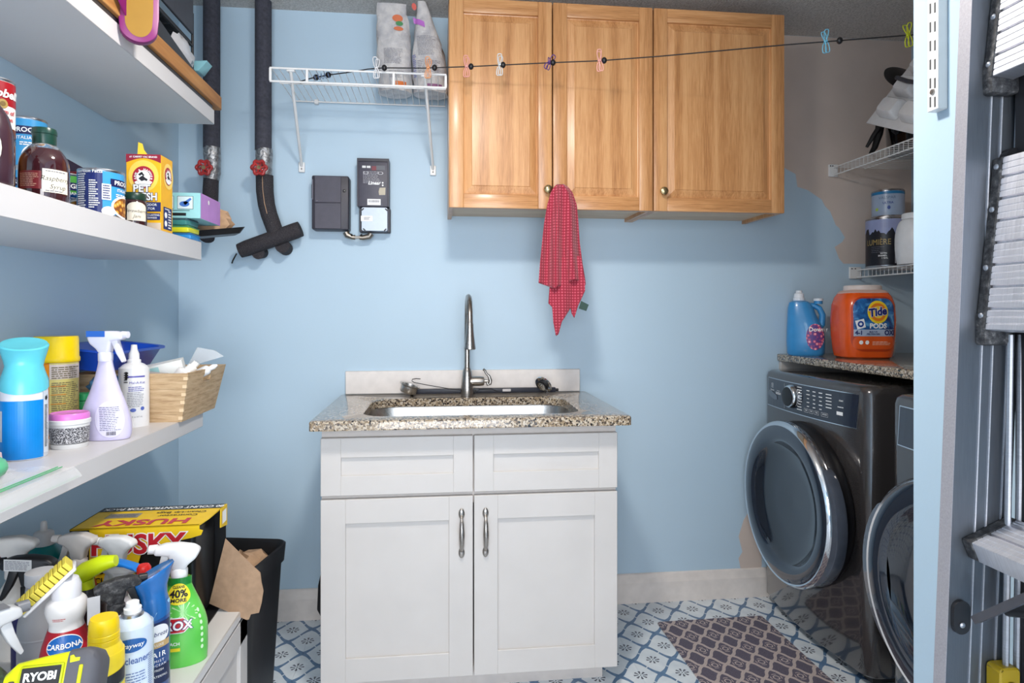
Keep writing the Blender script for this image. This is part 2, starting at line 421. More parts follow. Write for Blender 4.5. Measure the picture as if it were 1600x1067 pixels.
# bare primer where the blue coat stops, with a brushed edge
def patch(pts):
    return [(lambda p: (p.x, p.z))(atY(px, py, YB)) for px, py in pts]
pp = patch([(1205, 250), (1232, 266), (1243, 272), (1246, 292), (1262, 297), (1284, 312), (1289, 322), (1297, 330), (1306, 352), (1311, 356), (1320, 371), (1316, 378), (1304, 386), (1311, 404), (1318, 412)])
pp += [(2.1, pp[-1][1]), (2.1, ZC - .001), (pp[0][0], ZC - .001)]
n = M(); n.prism(pp, lambda a, b: V((a, YB - .0006, b)), lambda a, b: V((a, YB + .002, b))); n.build('unpainted_patch', primer, wb, smooth=False, label='bare beige wall area above the blue paint edge')
pp = patch([(1158, 893), (1154, 872), (1160, 862), (1154, 838), (1162, 812), (1172, 796), (1190, 790), (1190, 900), (1100, 902)])
n = M(); n.prism(pp, lambda a, b: V((a, YB - .0006, b)), lambda a, b: V((a, YB + .002, b))); n.build('unpainted_patch', primer, wb, smooth=False, label='bare beige strip beside the washer')
bp = [(0, 0), (.016, 0), (.016, .085), (.012, .1), (.009, .118), (.004, .122), (0, .122)]
n = M(); n.prism(bp, lambda d, z: V((XL, YB - d, z)), lambda d, z: V((XR, YB - d, z))); struct(n.build('baseboard_back', trim_paint, smooth=False))
n = M(); n.prism(bp, lambda d, z: V((XL + d, YF, z)), lambda d, z: V((XL + d, YB - .016, z))); struct(n.build('baseboard_left', trim_paint, smooth=False))
t = thing('ceiling_lamp', 'bare bulb ceiling lamp on a round white base in mid room', 'lamp', (.06, 1.16, ZC))
M().lathe([(.0, 0), (.07, 0), (.07, -.02), (.03, -.035), (.02, -.05), (.02, -.075), (0, -.075)], 32).build('base', white_gloss, t)
# ---------------------------------------------------------------- floating shelves on the left wall
for z0, z1, y1, lab in ((1.826, 1.872, 2.16, 'thick white floating shelf, topmost of the three on the left wall'), (1.386, 1.441, 2.047, 'thick white floating shelf at eye level holding the cans and syrup'), (.886, .930, 2.06, 'thick white floating shelf holding the wooden crate and air freshener')):
    tag(M().box(XL, -.707, -.4, y1, z0, z1, .0015, 1).build('floating_shelf', melamine), lab, 'shelf', 'white shelves on the left wall')
# ---------------------------------------------------------------- sink cabinet
def shaker(x0, x1, z0, z1, y, mat, parent, name, rail=.076, th=.02, rec=.009):
    """door in the plane facing -y; returns it"""
    n = M(); b = .0015
    n.box(x0, x0 + rail, y, y + th, z0, z1, b, 1); n.box(x1 - rail, x1, y, y + th, z0, z1, b, 1)
    n.box(x0 + rail - .001, x1 - rail + .001, y, y + th, z0, z0 + rail, b, 1); n.box(x0 + rail - .001, x1 - rail + .001, y, y + th, z1 - rail, z1, b, 1)
    n.box(x0 + rail - .004, x1 - rail + .004, y + rec, y + th - .002, z0 + rail - .004, z1 - rail + .004)
    return n.build(name, mat, parent, smooth=False)
sc = thing('sink_cabinet', 'white shaker sink cabinet with two drawers fronts and two doors under granite', 'cabinet', (.109, 2.38, 0))
sc['label'] = 'white shaker sink cabinet with two drawer fronts and two doors under the granite counter'
x0, x1 = -.363 - .109, .580 - .109; dy = -2.38
n = M(); n.box(x0, x0 + .018, 2.092 + dy, 2.672 + dy, .076, .869); n.box(x1 - .018, x1, 2.092 + dy, 2.672 + dy, .076, .869); n.box(x0 + .017, x1 - .017, 2.655 + dy, 2.672 + dy, .076, .869)
n.box(x0 + .017, x1 - .017, 2.0925 + dy, 2.655 + dy, .077, .095); n.box(x0 + .017, x1 - .017, 2.0925 + dy, 2.092 + .0165 + dy, .62, .869); n.box(x0 + .02, x1 - .03, 2.15 + dy, 2.64 + dy, 0, .08); n.build('carcass', plain('carcass_paint', (206, 200, 196), .45, .02), sc, smooth=False)
for a, b in ((x0, .111 - .109 - .002), (.111 - .109 + .002, x1)):
    shaker(a, b, .659, .839, 2.07 + dy, white_paint, sc, 'drawer_front', .062)
    d = shaker(a, b, .075, .647, 2.07 + dy, white_paint, sc, 'door')
    hx = b - .036 if b < .05 else a + .036
    n = M(); z0, z1 = .455, .606
    for zz in (z0 + .014, z1 - .014): n.sphere((hx, 2.07 + dy - .004, zz), .0098, 14, 1, .55, 1.75)
    zs = [z0 + .018, z0 + .028, z0 + .04, z0 + .0755, z1 - .04, z1 - .028, z1 - .018]; ys = [.004, .014, .022, .027, .022, .014, .004]
    n.tube([(hx, 2.07 + dy - yy, zz) for zz, yy in zip(zs, ys)], [.0046, .0048, .0074, .0094, .0074, .0048, .0046], 10)
    n.build('handle', nickel, d, label='brushed nickel bow handle')
# countertop with a rounded cut-out
def rrect(x0, x1, y0, y1, r, k=6):
    out = []
    for cx, cy, a in ((x1 - r, y1 - r, 0), (x0 + r, y1 - r, pi / 2), (x0 + r, y0 + r, pi), (x1 - r, y0 + r, 1.5 * pi)):
        out += [(cx + r * cos(a + pi / 2 * i / k), cy + r * sin(a + pi / 2 * i / k)) for i in range(k + 1)]
    return out
def slab_with_hole(outer, inner, z0, z1, rnd=.006):
    """both loops with equal counts, starting at the same corner"""
    def L(p, z, off=0, c=None): return [V((x, y, z)) for x, y in p]
    cx = sum(p[0] for p in outer) / len(outer); cy = sum(p[1] for p in outer) / len(outer)
    def shrink(p, d): return [(x + (d if x < cx else -d), y + (d if y < cy else -d)) for x, y in p]
    n = M(); n.rings([L(inner, z0), L(outer, z0), L(outer, z1 - rnd), L(shrink(outer, rnd * .3), z1 - rnd * .3), L(shrink(outer, rnd), z1), L(shrink(inner, -rnd * .6), z1), L(inner, z1 - rnd * .6), L(inner, z0)], False, False)
    return n
ct = slab_with_hole(rrect(-.39, .614, 2.02, 2.675, .012), rrect(-.245, .475, 2.10, 2.515, .09), .870, .900)
tag(ct.build('countertop', granite), 'speckled granite countertop with a cut-out sink on the white cabinet', 'countertop')
t = thing('sink', 'stainless steel undermount sink below the granite counter', 'sink', (.115, 2.307, .868))
n = M(); R = lambda d, z: [V((x - .115, y - 2.307, z - .868)) for x, y in rrect(-.245 - .006 + d, .475 + .006 - d, 2.10 - .006 + d, 2.515 + .006 - d, .094 - d * .5)]
n.rings([R(-.012, .869), R(0, .869), R(.003, .86), R(.012, .70), R(.03, .676), R(.06, .67)], False, True); n.build('basin', steel, t)
M().lathe([(.0, .0), (.04, 0), (.045, .003), (.04, .004), (.03, .001), (0, .001)], 24, (0, 0, -.198)).build('drain', chrome, t)
tag(M().box(-.372, .589, 2.676, 2.69, .9, .993, .002, 1).build('backsplash', plain('backsplash_white', (226, 220, 216), .4, .02)), 'low white backsplash board standing behind the sink', 'backsplash')
# faucet
t = thing('faucet', 'brushed nickel pull-down faucet standing behind the sink', 'faucet', (.113, 2.575, .9))
M().lathe([(.0252, 0), (.0258, .004), (.0248, .03), (.0225, .06), (.018, .095), (.0145, .108), (.0118, .112), (.0118, .116)], 32).build('body', nickel, t)
arc = [(0, 0, .11), (0, 0, .2), (0, 0, .275)] + [(0, -.11 + .11 * cos(a), .278 + .11 * sin(a)) for a in [pi * i / 14 for i in range(1, 14)]] + [(0, -.22, .285)]
M().tube(arc, .0112, 16).build('neck', nickel, t)
M().lathe([(.0118, .29), (.0128, .287), (.0132, .27), (.015, .25), (.0205, .205), (.0212, .198), (.0195, .196), (.0, .198)][::-1], 24, (0, -.22, 0)).build('spray_head', nickel, t)
Rx = Matrix.Rotation(pi / 2, 4, 'Y')
M().lathe([(.0, .0), (.019, 0), (.0195, .045), (.0175, .058), (.014, .061), (.006, .062), (.006, .075), (.0, .075)], 24, mat=Matrix.Translation((.006, 0, .058)) @ Rx).build('valve_barrel', nickel, t)
M().tube([(.062, 0, .1), (.066, 0, .104), (.07, 0, .1), (.075, 0, .088), (.086, 0, .078), (.092, 0, .06), (.09, 0, .046), (.082, 0, .043), (.078, 0, .056)], [.003, .005, .005, .0045, .006, .0075, .0065, .006, .005], 10).build('lever', nickel, t)
# ---------------------------------------------------------------- upper oak cabinets
def raised_door(x0, x1, z0, z1, y, parent, fw=.052):
    a0, a1, c0, c1 = x0 + fw - .001, x1 - fw + .001, z0 + fw - .001, z1 - fw + .001; bv = .03
    q = lambda d, yy: [V((a0 + d, yy, c0 + d)), V((a1 - d, yy, c0 + d)), V((a1 - d, yy, c1 - d)), V((a0 + d, yy, c1 - d))]
    p = M(); p.sharp = 5; p.rings([q(0, y + .0185), q(0, y + .012), q(.004, y + .0135), q(bv, y + .005), q(bv + .002, y + .003)]); o = p.build('door', oak_v, parent, label='raised panel oak door'); b = .003
    for xa, xb in ((x0, x0 + fw), (x1 - fw, x1)): M().box(xa, xb, y, y + .02, z0, z1, b, 2).build('stile', oak_v, o)
    for za, zb in ((z0, z0 + fw), (z1 - fw, z1)): M().box(x0 + fw - .0005, x1 - fw + .0005, y + .0003, y + .0195, za, zb, b, 2).build('rail', oak_h, o)
    return o
def knob(x, z, y, parent):
    M().lathe([(.006, 0), (.0055, .008), (.006, .012), (.0125, .015), (.0155, .02), (.0145, .026), (.009, .03), (.004, .031), (0, .031)], 20, mat=Matrix.Translation((x, y, z)) @ Matrix.Rotation(pi / 2, 4, 'X')).build('knob', brass, parent, label='antique brass knob')
ZU0, ZU1, YU = 1.612, 2.372, 2.365
def upper(name, label, X0, X1, splits):
    t = thing(name, label, 'cabinet', ((X0 + X1) / 2, 2.53, ZU0)); c = (X0 + X1) / 2; dy = -2.53; dz = -ZU0
    n = M(); w = X1 - X0
    n.box(-w / 2, -w / 2 + .016, YU + .021 + dy, YB + dy, 0, ZU1 + dz); n.box(w / 2 - .016, w / 2, YU + .021 + dy, YB + dy, 0, ZU1 + dz)
    n.box(-w / 2, w / 2, YU + .021 + dy, YB + dy, ZU1 + dz - .016, ZU1 + dz)
    n.build('carcass', oak_v, t, smooth=False)
    M().box(-w / 2 + .015, w / 2 - .015, YU + .0205 + dy, YB + dy, .014, .03).build('bottom_panel', maple, t, smooth=False)
    M().box(-w / 2 + .016, w / 2 - .016, YU + .0207 + dy, YU + .04 + dy, .0, .05).build('front_rail', oak_h, t, smooth=False)
    ds = [raised_door(a - c + .0015, b - c - .0015, -.002, ZU1 + dz, YU + dy, t) for a, b in splits]
    return t, ds, c
t1, ds, c = upper('wall_cabinet', 'two door oak wall cabinet above the sink, left of the single door one', .037, .800, ((.037, .4175), (.4185, .800)))
for q, (px, py) in zip(ds, ((855, 297), (873, 297))): p = atY(px, py, YU); knob(p.x - c, p.z - ZU0, YU - 2.53, q)
t2, ds, c = upper('wall_cabinet', 'single door oak wall cabinet at the right end above the washer corner', .802, 1.322, ((.802, 1.322),))
p = atY(1035, 300, YU); knob(p.x - c, p.z - ZU0, YU - 2.53, ds[0])
# ---------------------------------------------------------------- washer and dryer
def axis_x(x, y, z):   # local z of a lathe points to -x
    return Matrix.Translation((x, y, z)) @ Matrix.Rotation(-pi / 2, 4, 'Y')
def machine(name, label, loc, kind):
    W_, D_, Z0, Z1 = .69, .73, .035, .99
    t = thing(name, label, kind, loc)
    def bx(y): return -.032 * (1 - ((y - W_ / 2) / (W_ / 2)) ** 2)
    pts = []; r = .045
    for i in range(6): a = pi * 1.5 - pi / 2 * i / 5; pts.append((r + r * cos(a), r + r * sin(a)))
    for i in range(1, 14): y = r + (W_ - 2 * r) * i / 14; pts.append((bx(y) - bx(r), y))
    for i in range(6): a = pi - pi / 2 * i / 5; pts.append((r + r * cos(a), W_ - r + r * sin(a)))
    pts += [(D_, W_), (D_, 0)]
    def sh(d): return [(x + (d if x < D_ / 2 else -d), y + (d if y < W_ / 2 else -d)) for x, y in pts]
    n = M(); L = lambda p, z: [V((x, y, z)) for x, y in p]
    n.rings([L(sh(.004), Z0), L(pts, Z0 + .006), L(pts, Z1 - .03), L(sh(.004), Z1 - .012), L(sh(.014), Z1 - .003), L(sh(.03), Z1)]); n.build('body', graphite, t)
    M().box(.03, D_ - .03, .02, W_ - .02, .012, Z0 + .004).build('plinth', black_plastic, t)
    f0 = None
    for x, y in ((.07, .06), (.07, W_ - .06), (D_ - .07, .06), (D_ - .07, W_ - .06)):
        if f0 is None: f0 = M().lathe([(.022, 0), (.022, .008), (.01, .014), (.01, .02)], 14).build('foot', black_rubber, t, (x, y, 0))
        else: same(f0, 'foot', t, (x, y, 0))
    off = -bx(r)
    fx = lambda y: bx(y) + off - .0
    # control panel following the curved front: local u along -y (left to right seen from the front), v up
    yl, yr, zb, zt = W_ - .045, .045, .842, .958
    def pf(eps):
        return lambda u, v: V((fx(W_ / 2 - u) - eps, W_ / 2 - u, .9 + v))
    hw = (yl - yr) / 2; sk = .012
    pane = [(-hw + .0, -.056), (hw - sk, -.056), (hw, .056), (-hw + sk, .056)]
    def grid2(e): 
        vs = []; nu = 20
        for j in range(2):
            for i in range(nu + 1):
                lft = -hw + (sk if j else 0) - e; rgt = hw - (0 if j else sk) + e
                vs.append((lft + (rgt - lft) * i / nu, (-.056 - e) if j == 0 else .056 + e))
        return vs, [(i, i + 1, nu + 2 + i, nu + 1 + i) for i in range(nu)]
    lay(t, 'control_panel_trim', chrome, grid2(.003), pf(.0006), 'thin silver outline of the control panel')
    cp = lay(t, 'control_panel', panel_gloss, grid2(0), pf(.0012), 'dark glossy control panel')
    pr = []
    if kind == 'washer':
        pr.append(join2(rect2(.016, .0012, dx=-.245, dy=.037), rect2(.0012, .017, dx=-.2535, dy=.029), rect2(.0012, .017, dx=-.2365, dy=.029), rect2(.016, .0012, dx=-.245, dy=.0205), rect2(.009, .002, dx=-.243, dy=.029), rect2(.0015, .017, dx=-.2475, dy=.029)))
        pr.append(move2(text2('Electrolux', .0085, .01), -.245, .010)); pr.append(move2(text2('SmartBoost', .006), -.185, .012)); pr.append(lines2(.05, .01, 2, 3, dx=-.185, dy=.002))
        rr = random.Random(5)
        for k in range(9): pr.append(rect2(rr.uniform(.022, .036), .003, dx=-.015 + .0, dy=.046 - k * .0105))
        for c_ in range(3):
            for k in range(5): pr.append(rect2(rr.uniform(.012, .022), .003, dx=.042 + c_ * .037, dy=.040 - k * .0145))
        for k in range(5): pr.append(rect2(.03, .003, dx=.16, dy=.040 - k * .0115))
        for k, wd in ((.03, 'TEMP'), (.062, 'SPIN'), (.094, 'SOIL'), (.138, 'OPTIONS')): pr.append(move2(text2(wd, .006, .02), k, -.034))
        for x, w in ((.03, .026), (.062, .024), (.094, .024), (.138, .036)):
            pr.append(join2(rect2(w, .0007, dx=x, dy=-.028), rect2(w, .0007, dx=x, dy=-.041), rect2(.0007, .013, dx=x - w / 2, dy=-.0345), rect2(.0007, .013, dx=x + w / 2, dy=-.0345)))
        pr.append(move2(text2('START', .007, .02), .222, .026)); pr.append(lines2(.03, .005, 1, 8, dx=.22, dy=.004)); pr.append(rect2(.03, .012, dx=.215, dy=-.018))
        pr.append(join2(rect2(.0008, .1, dx=-.132, dy=0)))
        lay(cp, 'panel_lettering', ink_white, join2(*pr), pf(.002))
        n = M(); n.prism([(-.29, .004), (-.262, .008), (-.2, -.008), (-.196, -.024), (-.215, -.028), (-.262, -.02), (-.29, -.01)], lambda u, v: pf(.0014)(u, v), lambda u, v: pf(.0034)(u, v)); n.build('detergent_drawer_grip', smoke, cp)
        ky, kz = W_ / 2 - (-.065), .905; kx = fx(ky)
        n = M(); n.lathe([(.046, 0), (.047, .004), (.044, .016), (.041, .022), (.037, .024)], 40, mat=axis_x(kx, ky, kz)); kn = n.build('dial', chrome, t, label='chrome ringed dial')
        M().lathe([(.0375, .018), (.037, .0255), (.034, .0268), (.0, .0268)], 40, mat=axis_x(kx, ky, kz)).build('dial_cap', black_plastic, kn)
    # door
    dyc, dzc, R = W_ / 2 - .01, .520, .296; dx0 = fx(dyc) + .012
    ax = axis_x(dx0, dyc, dzc)
    n = M(); n.lathe([(R - .035, 0), (R - .01, .0), (R + .004, .02), (R + .002, .05), (R - .006, .062)], 72, mat=ax, cap=False); n.build('door_frame', smoke if kind == 'dryer' else black_plastic, t)
    n = M(); n.lathe([(R - .004, .052), (R + .006, .07), (R + .004, .092), (R - .006, .102), (R - .012, .1)], 72, mat=ax, cap=False); dr = n.build('door_bezel', chrome, t, label='chrome bezel ring')
    n = M(); n.lathe([(R - .011, .1), (R - .025, .104), (R - .055, .104), (R - .066, .1), (R - .074, .092)], 72, mat=ax, cap=False); n.build('door_glass', door_glass, dr, label='dark glass ring')
    n = M(); n.lathe([(R - .073, .093), (R - .084, .08), (R - .11, .066), (R - .18, .056), (0, .053)], 72, mat=ax, cap=False); n.build('window', door_bowl, dr, label='dark dished window')
    # grip: a wider lobe of the bezel
    sgn = -1 if kind == 'washer' else 1
    n = M(); pts = []
    K = 16; a0, a1 = radians(-52), radians(38)
    ring_in, ring_out = [], []
    for i in range(K + 1):
        a = a0 + (a1 - a0) * i / K; s_ = sin(pi * i / K) ** .5
        ring_out.append((R + .002 + .03 * s_, a)); ring_in.append((R - .004, a))
    poly = [(r_ * cos(a), r_ * sin(a)) for r_, a in ring_out] + [(r_ * cos(a), r_ * sin(a)) for r_, a in ring_in[::-1]]
    n.prism(poly, lambda u, v: V((dx0 - .05, dyc + sgn * u, dzc + v)), lambda u, v: V((dx0 - .09, dyc + sgn * u, dzc + v)), .005, 2)
    n.build('door_grip', smoke, t, label='smoky moulded door grip')
    return t
machine('washing_machine', 'graphite front loading washer in the far corner by the baseboard', (1.385, 1.968, 0), 'washer')
machine('clothes_dryer', 'graphite front loading dryer nearer the doorway wall, half hidden by it', (1.34, 1.125, 0), 'dryer')
# ================================================================ groceries on the eye-level shelf
Z2, Z3, Z1S, ZB = 1.441, .930, 1.872, .48
tin = brushed('tin_plate', (196, 196, 200), .3, (1, 1, 1))
def can(name, label, x, y, z, r, h, wrap, group=None, rz=0):
    t = thing(name, label, 'can', (x, y, z), rz, group)
    M().lathe([(r - .004, .002), (r - .001, 0), (r, .002), (r - .0015, .005), (r - .0015, h - .005), (r, h - .002), (r - .001, h), (r - .003, h - .001), (r - .004, h - .004), (0, h - .004)], 36).build('body', tin, t)
    if wrap: M().lathe([(r - .0008, .006), (r - .0008, h - .006)], 36, cap=False).build('paper_label', wrap, t)
    return t
soup_blue = P(58, 150, 206); soup_deep = P(28, 84, 160)
noodle = MT('noodle_picture', (210, 150, 60), .5); q = noodle.coord(); noodle.color(noodle.ramp(noodle.vor(q, 95), [(.1, (236, 206, 120)), (.4, (206, 140, 44)), (.6, (128, 72, 30))])); noodle = noodle.m
def soup(label, x, y, z, r, h, shift=0., green=False, table=False, bowl=True):
    g = P(70, 150, 60) if green else soup_blue
    t = can('soup_can', label, x, y, z, r, h, g, 'soup cans on the eye-level shelf')
    a = face(x, y) + shift; R = r - .0008; k = .62 if table else 0
    lay(t, 'banner', P(24, 28, 80), rect2(r * 1.9, h * .16, 14), cyl(R, a + k, h * .73))
    lay(t, 'lettering', ink_white, text2('PROGRESSO', h * .125, .02, sq=1.0), cyl(R, a + k, h * .73, .0012))
    lay(t, 'lettering', ink_white, join2(move2(text2('ITALIAN-STYLE', h * .085, .01), 0, 0), lines2(r * 1.4, h * .08, 2, 3, dy=-h * .11)), cyl(R, a + k, h * .58, .0012))
    if green: lay(t, 'lower_band', soup_deep, rect2(r * 2.2, h * .5, 14), cyl(R, a, h * .34, .0005))
    if bowl:
        lay(t, 'soup_bowl_rim', ink_white, ell2(r * .80, h * .24), cyl(R, a + .18 + k * .5, h * .24, .0009)); lay(t, 'soup_picture', noodle, ell2(r * .70, h * .2), cyl(R, a + .18 + k * .5, h * .24, .0014))
    if table:
        b = a - 1.32
        lay(t, 'nutrition_panel', P(26, 40, 104), rect2(r * 1.25, h - .014, 12), cyl(R, b, h / 2, .0010))
        lay(t, 'fine_print', ink_white, join2(lines2(r * .5, h * .78, 17, 4, .5, .2, dx=-r * .3), lines2(r * .45, h * .6, 13, 6, .5, .5, dx=r * .3, dy=-.004), move2(text2('Nutrition Facts', h * .09, .01), 0, h * .43)), cyl(R, b, h / 2, .0016))
        lay(t, 'seal', ink_white, ell2(r * .3, h * .1), cyl(R, a - .42, h * .12, .0012))
        lay(t, 'seal_panel', ink_white, rect2(r * .38, h * .33, 3), cyl(R, a - .52, h * .52, .0012))
        lay(t, 'fine_print', ink_navy, lines2(r * .3, h * .3, 6, 9, .5), cyl(R, a - .52, h * .52, .0018))
    return t
# two stacked cans at the left frame edge: red and white soup on a brown one
bx, by = -.822, 1.31
t = can('soup_can', 'small can with an orange brown label under the red and white soup can', bx, by, Z2, .034, .108, P(150, 96, 50), 'soup cans on the eye-level shelf')
lay(t, 'label_band', P(60, 90, 60), rect2(.06, .03, 10), cyl(.0332, face(bx, by), .035))
t = can('soup_can', 'red and white soup can stacked on another can at the left edge', bx, by, Z2 + .108, .034, .112, paper_white, 'soup cans on the eye-level shelf')
a = face(bx, by) + .42
M().lathe([(.0336, .062), (.0336, .1055)], 36, cap=False).build('red_band', P(158, 20, 34), t)
M().lathe([(.0336, .0062), (.0336, .022)], 36, cap=False).build('brown_band', P(110, 62, 46), t)
lay(t, 'lettering', ink_white, text2("Campbell's", .021, .03, lean=.25), cyl(.0337, a - .12, .083, .001))
lay(t, 'medallion', P(176, 148, 84), ell2(.0085, .0085), cyl(.0337, a, .064, .0008)); lay(t, 'medallion_mark', P(126, 100, 50), ell2(.0045, .0045, 12, 2), cyl(.0337, a, .064, .0014))
lay(t, 'lettering', ink_red, join2(move2(text2('Cream of', .0115, .02), 0, .006), move2(text2('Chicken', .0115, .02), 0, -.007)), cyl(.0337, a, .044, .001))
# brown jug with a loop handle, mostly outside the frame
x, y = -.772, 1.175; t = thing('syrup_jug', 'dark brown plastic syrup jug with a cream picture label at the left frame edge', 'jug', (x, y, Z2), face(x, y) + pi / 2)
jug = P(62, 40, 50, .2, .3)
M().rings([se(.058 * f, .038 * f, 2.5, 32, z_) for f, z_ in ((.9, 0), (1, .006), (1.02, .05), (1, .09), (.88, .12), (.62, .145), (.38, .158), (.34, .185))]).build('body', jug, t)
M().lathe([(.021, .183), (.022, .185), (.022, .205), (.0, .206)], 20).build('cap', P(150, 30, 40), t)
lay(t, 'label', P(220, 212, 194), ell2(.046, .05), lambda u, v: V((u - .006, -.0395 * (1 - min(1, abs(u - .006) / .0595) ** 2.5) ** .4 - .0022, .062 + v)))
lay(t, 'label_picture', P(120, 104, 88), join2(lines2(.05, .05, 7, 5, .5)), lambda u, v: V((u - .006, -.0395 * (1 - min(1, abs(u - .006) / .0595) ** 2.5) ** .4 - .003, .05 + v)))
# stacked pair of blue cans
x, y = -.948, 1.63
soup('blue soup can on the shelf under another blue can, behind the syrup bottle', x, y, Z2, .038, .118, .1)
soup('blue Italian style soup can stacked on another blue can at the shelf back', x, y, Z2 + .118, .038, .118, .3)
soup('blue soup can half hidden right behind the syrup bottle', -.87, 1.548, Z2, .038, .113, .55)
soup('soup can with a green top band between the syrup bottle and the front blue can', -.872, 1.645, Z2, .038, .112, .5, green=True)
soup('large blue noodle soup can showing its nutrition panel at the shelf front', -.757, 1.565, Z2, .0468, .106, .74, table=True)
# raspberry syrup bottle
x, y = -.757, 1.352; t = thing('syrup_bottle', 'round dark raspberry syrup bottle with a dark green cap', 'bottle', (x, y, Z2)); a = face(x, y)
pf_ = smoothprof([(.0, .0), (.036, .0), (.0405, .006), (.0415, .02), (.041, .07), (.037, .088), (.028, .102)], 3)
M().lathe(pf_, 36).build('body', MT('dark_syrup', (58, 24, 30), .05, spec=.7, coat=.6).m, t)
M().lathe([(.029, .1005), (.0245, .107), (.0185, .112), (.0175, .125)], 28, cap=False).build('neck', clear_glass, t)
M().lathe([(.0192, .112), (.0198, .114), (.0198, .131), (.021, .132), (.021, .138), (.0195, .143), (.0, .143)], 28).build('cap', P(22, 62, 52, .3), t)
R = prof_r(pf_)
lay(t, 'back_label', P(112, 34, 40), rect2(.042, .034, 10), cyl(.0413, a - .62, .038, .0006)); lay(t, 'fine_print', P(196, 150, 130), lines2(.036, .026, 8, 3, .4), cyl(.0413, a - .62, .038, .0012))
lay(t, 'front_label', P(232, 224, 206), rect2(.046, .044, 12), cyl(.0413, a + .48, .038, .0009))
lay(t, 'lettering', ink, join2(move2(text2('Raspberry', .0125, -.012, lean=.3), 0, .006), move2(text2('Syrup', .0125, -.012, lean=.3), .003, -.009)), cyl(.0413, a + .48, .036, .0015))
lay(t, 'fine_print', ink_grey, join2(lines2(.036, .003, 1, 4, dy=.018), lines2(.036, .003, 1, 5, dy=-.019)), cyl(.0413, a + .48, .038, .0015))
# red pouch
x, y = -.915, 1.79; t = thing('snack_pouch', 'red and blue pouch with a folded dark top behind the cans', 'pouch', (x, y, Z2), -.28)
def pillow(w, h, d, nx=10, nz=10, topflat=True):
    n = M()
    for sgn in (1, -1):
        n.grid(nx, nz, lambda u, v: (w * (u - .5), sgn * d * (4 * u * (1 - u)) ** .5 * max(0, (1 - v ** 3)) ** .5, h * v))
    return n
pillow(.092, .16, .03).build('pouch', P(176, 34, 40, .3), t)
lay(t, 'blue_band', P(40, 62, 150), rect2(.085, .028, 8), lambda u, v: V((u, -.034, .112 + v - .2 * u)))
lay(t, 'lettering', ink_white, join2(move2(text2('AMERICAN', .0125, .02), 0, .006), move2(text2('CLASSIC', .011, .02), 0, -.007)), lambda u, v: V((u, -.0348, .112 + v - .2 * u)))
lay(t, 'white_panel', paper_white, rect2(.02, .04), lambda u, v: V((u - .034, -.0335, .13 + v)))
n = M(); n.prism([(-.042, .15), (.046, .145), (-.03, .185)], lambda a_, b_: V((a_, -.02, b_)), lambda a_, b_: V((a_, -.018, b_))); n.build('folded_top', P(62, 42, 62, .3), t)
# jam jar
x, y = -.742, 1.69; t = thing('jam_jar', 'small strawberry jam jar with a dark green lid and cream label', 'jar', (x, y, Z2)); a = face(x, y)
M().lathe(smoothprof([(.0, 0), (.026, 0), (.0285, .004), (.029, .03), (.0285, .055), (.024, .064)], 3), 30).build('body', MT('dark_jam', (52, 26, 30), .08, coat=.5).m, t)
M().lathe([(.025, .062), (.0265, .064), (.0265, .078), (.025, .08), (0, .08)], 30).build('lid', P(30, 58, 44, .35), t)
lay(t, 'label', P(226, 216, 198), join2(rect2(.044, .034, 12), ell2(.022, .012, 24, 3, dy=.016)), cyl(.029, a + .25, .028, .0008))
lay(t, 'lettering', ink, join2(move2(text2('Strawberry', .0105, -.01, lean=.3), 0, .006), move2(text2('Jam', .011, -.01, lean=.3), 0, -.007)), cyl(.029, a + .25, .028, .0015))
# pet deodorizer box
bx0, by0, bx1, by1, bh = -.797, 1.772, -.712, 1.846, .196
t = thing('powder_box', 'yellow carpet deodorizer box with a torn open top flap', 'box', ((bx0 + bx1) / 2, (by0 + by1) / 2, Z2)); w2, d2 = (bx1 - bx0) / 2, (by1 - by0) / 2
yel = P(238, 178, 26, .4)
M().box(-w2, w2, -d2, d2, 0, bh, .0012, 1).build('carton', yel, t)
fr = flat((0, -d2, 0), (1, 0, 0), (0, 0, 1), .0006); fr2 = flat((0, -d2, 0), (1, 0, 0), (0, 0, 1), .0012); fr3 = flat((0, -d2, 0), (1, 0, 0), (0, 0, 1), .0018); fr4 = flat((0, -d2, 0), (1, 0, 0), (0, 0, 1), .0024)
arcp = [(-w2, bh), (w2, bh), (w2, bh - .022)] + [(w2 - 2 * w2 * i / 10, bh - .022 + .012 * sin(pi * i / 10)) for i in range(1, 10)] + [(-w2, bh - .022)]
lay(t, 'maroon_top', P(146, 34, 56), poly2(arcp[::-1]), fr); lay(t, 'lettering', ink_white, move2(text2('#1 CARPET VAC BRAND', .0062, .02), 0, bh - .007), fr2)
lay(t, 'glow', P(246, 206, 90), ell2(.037, .041, dy=.14), fr)
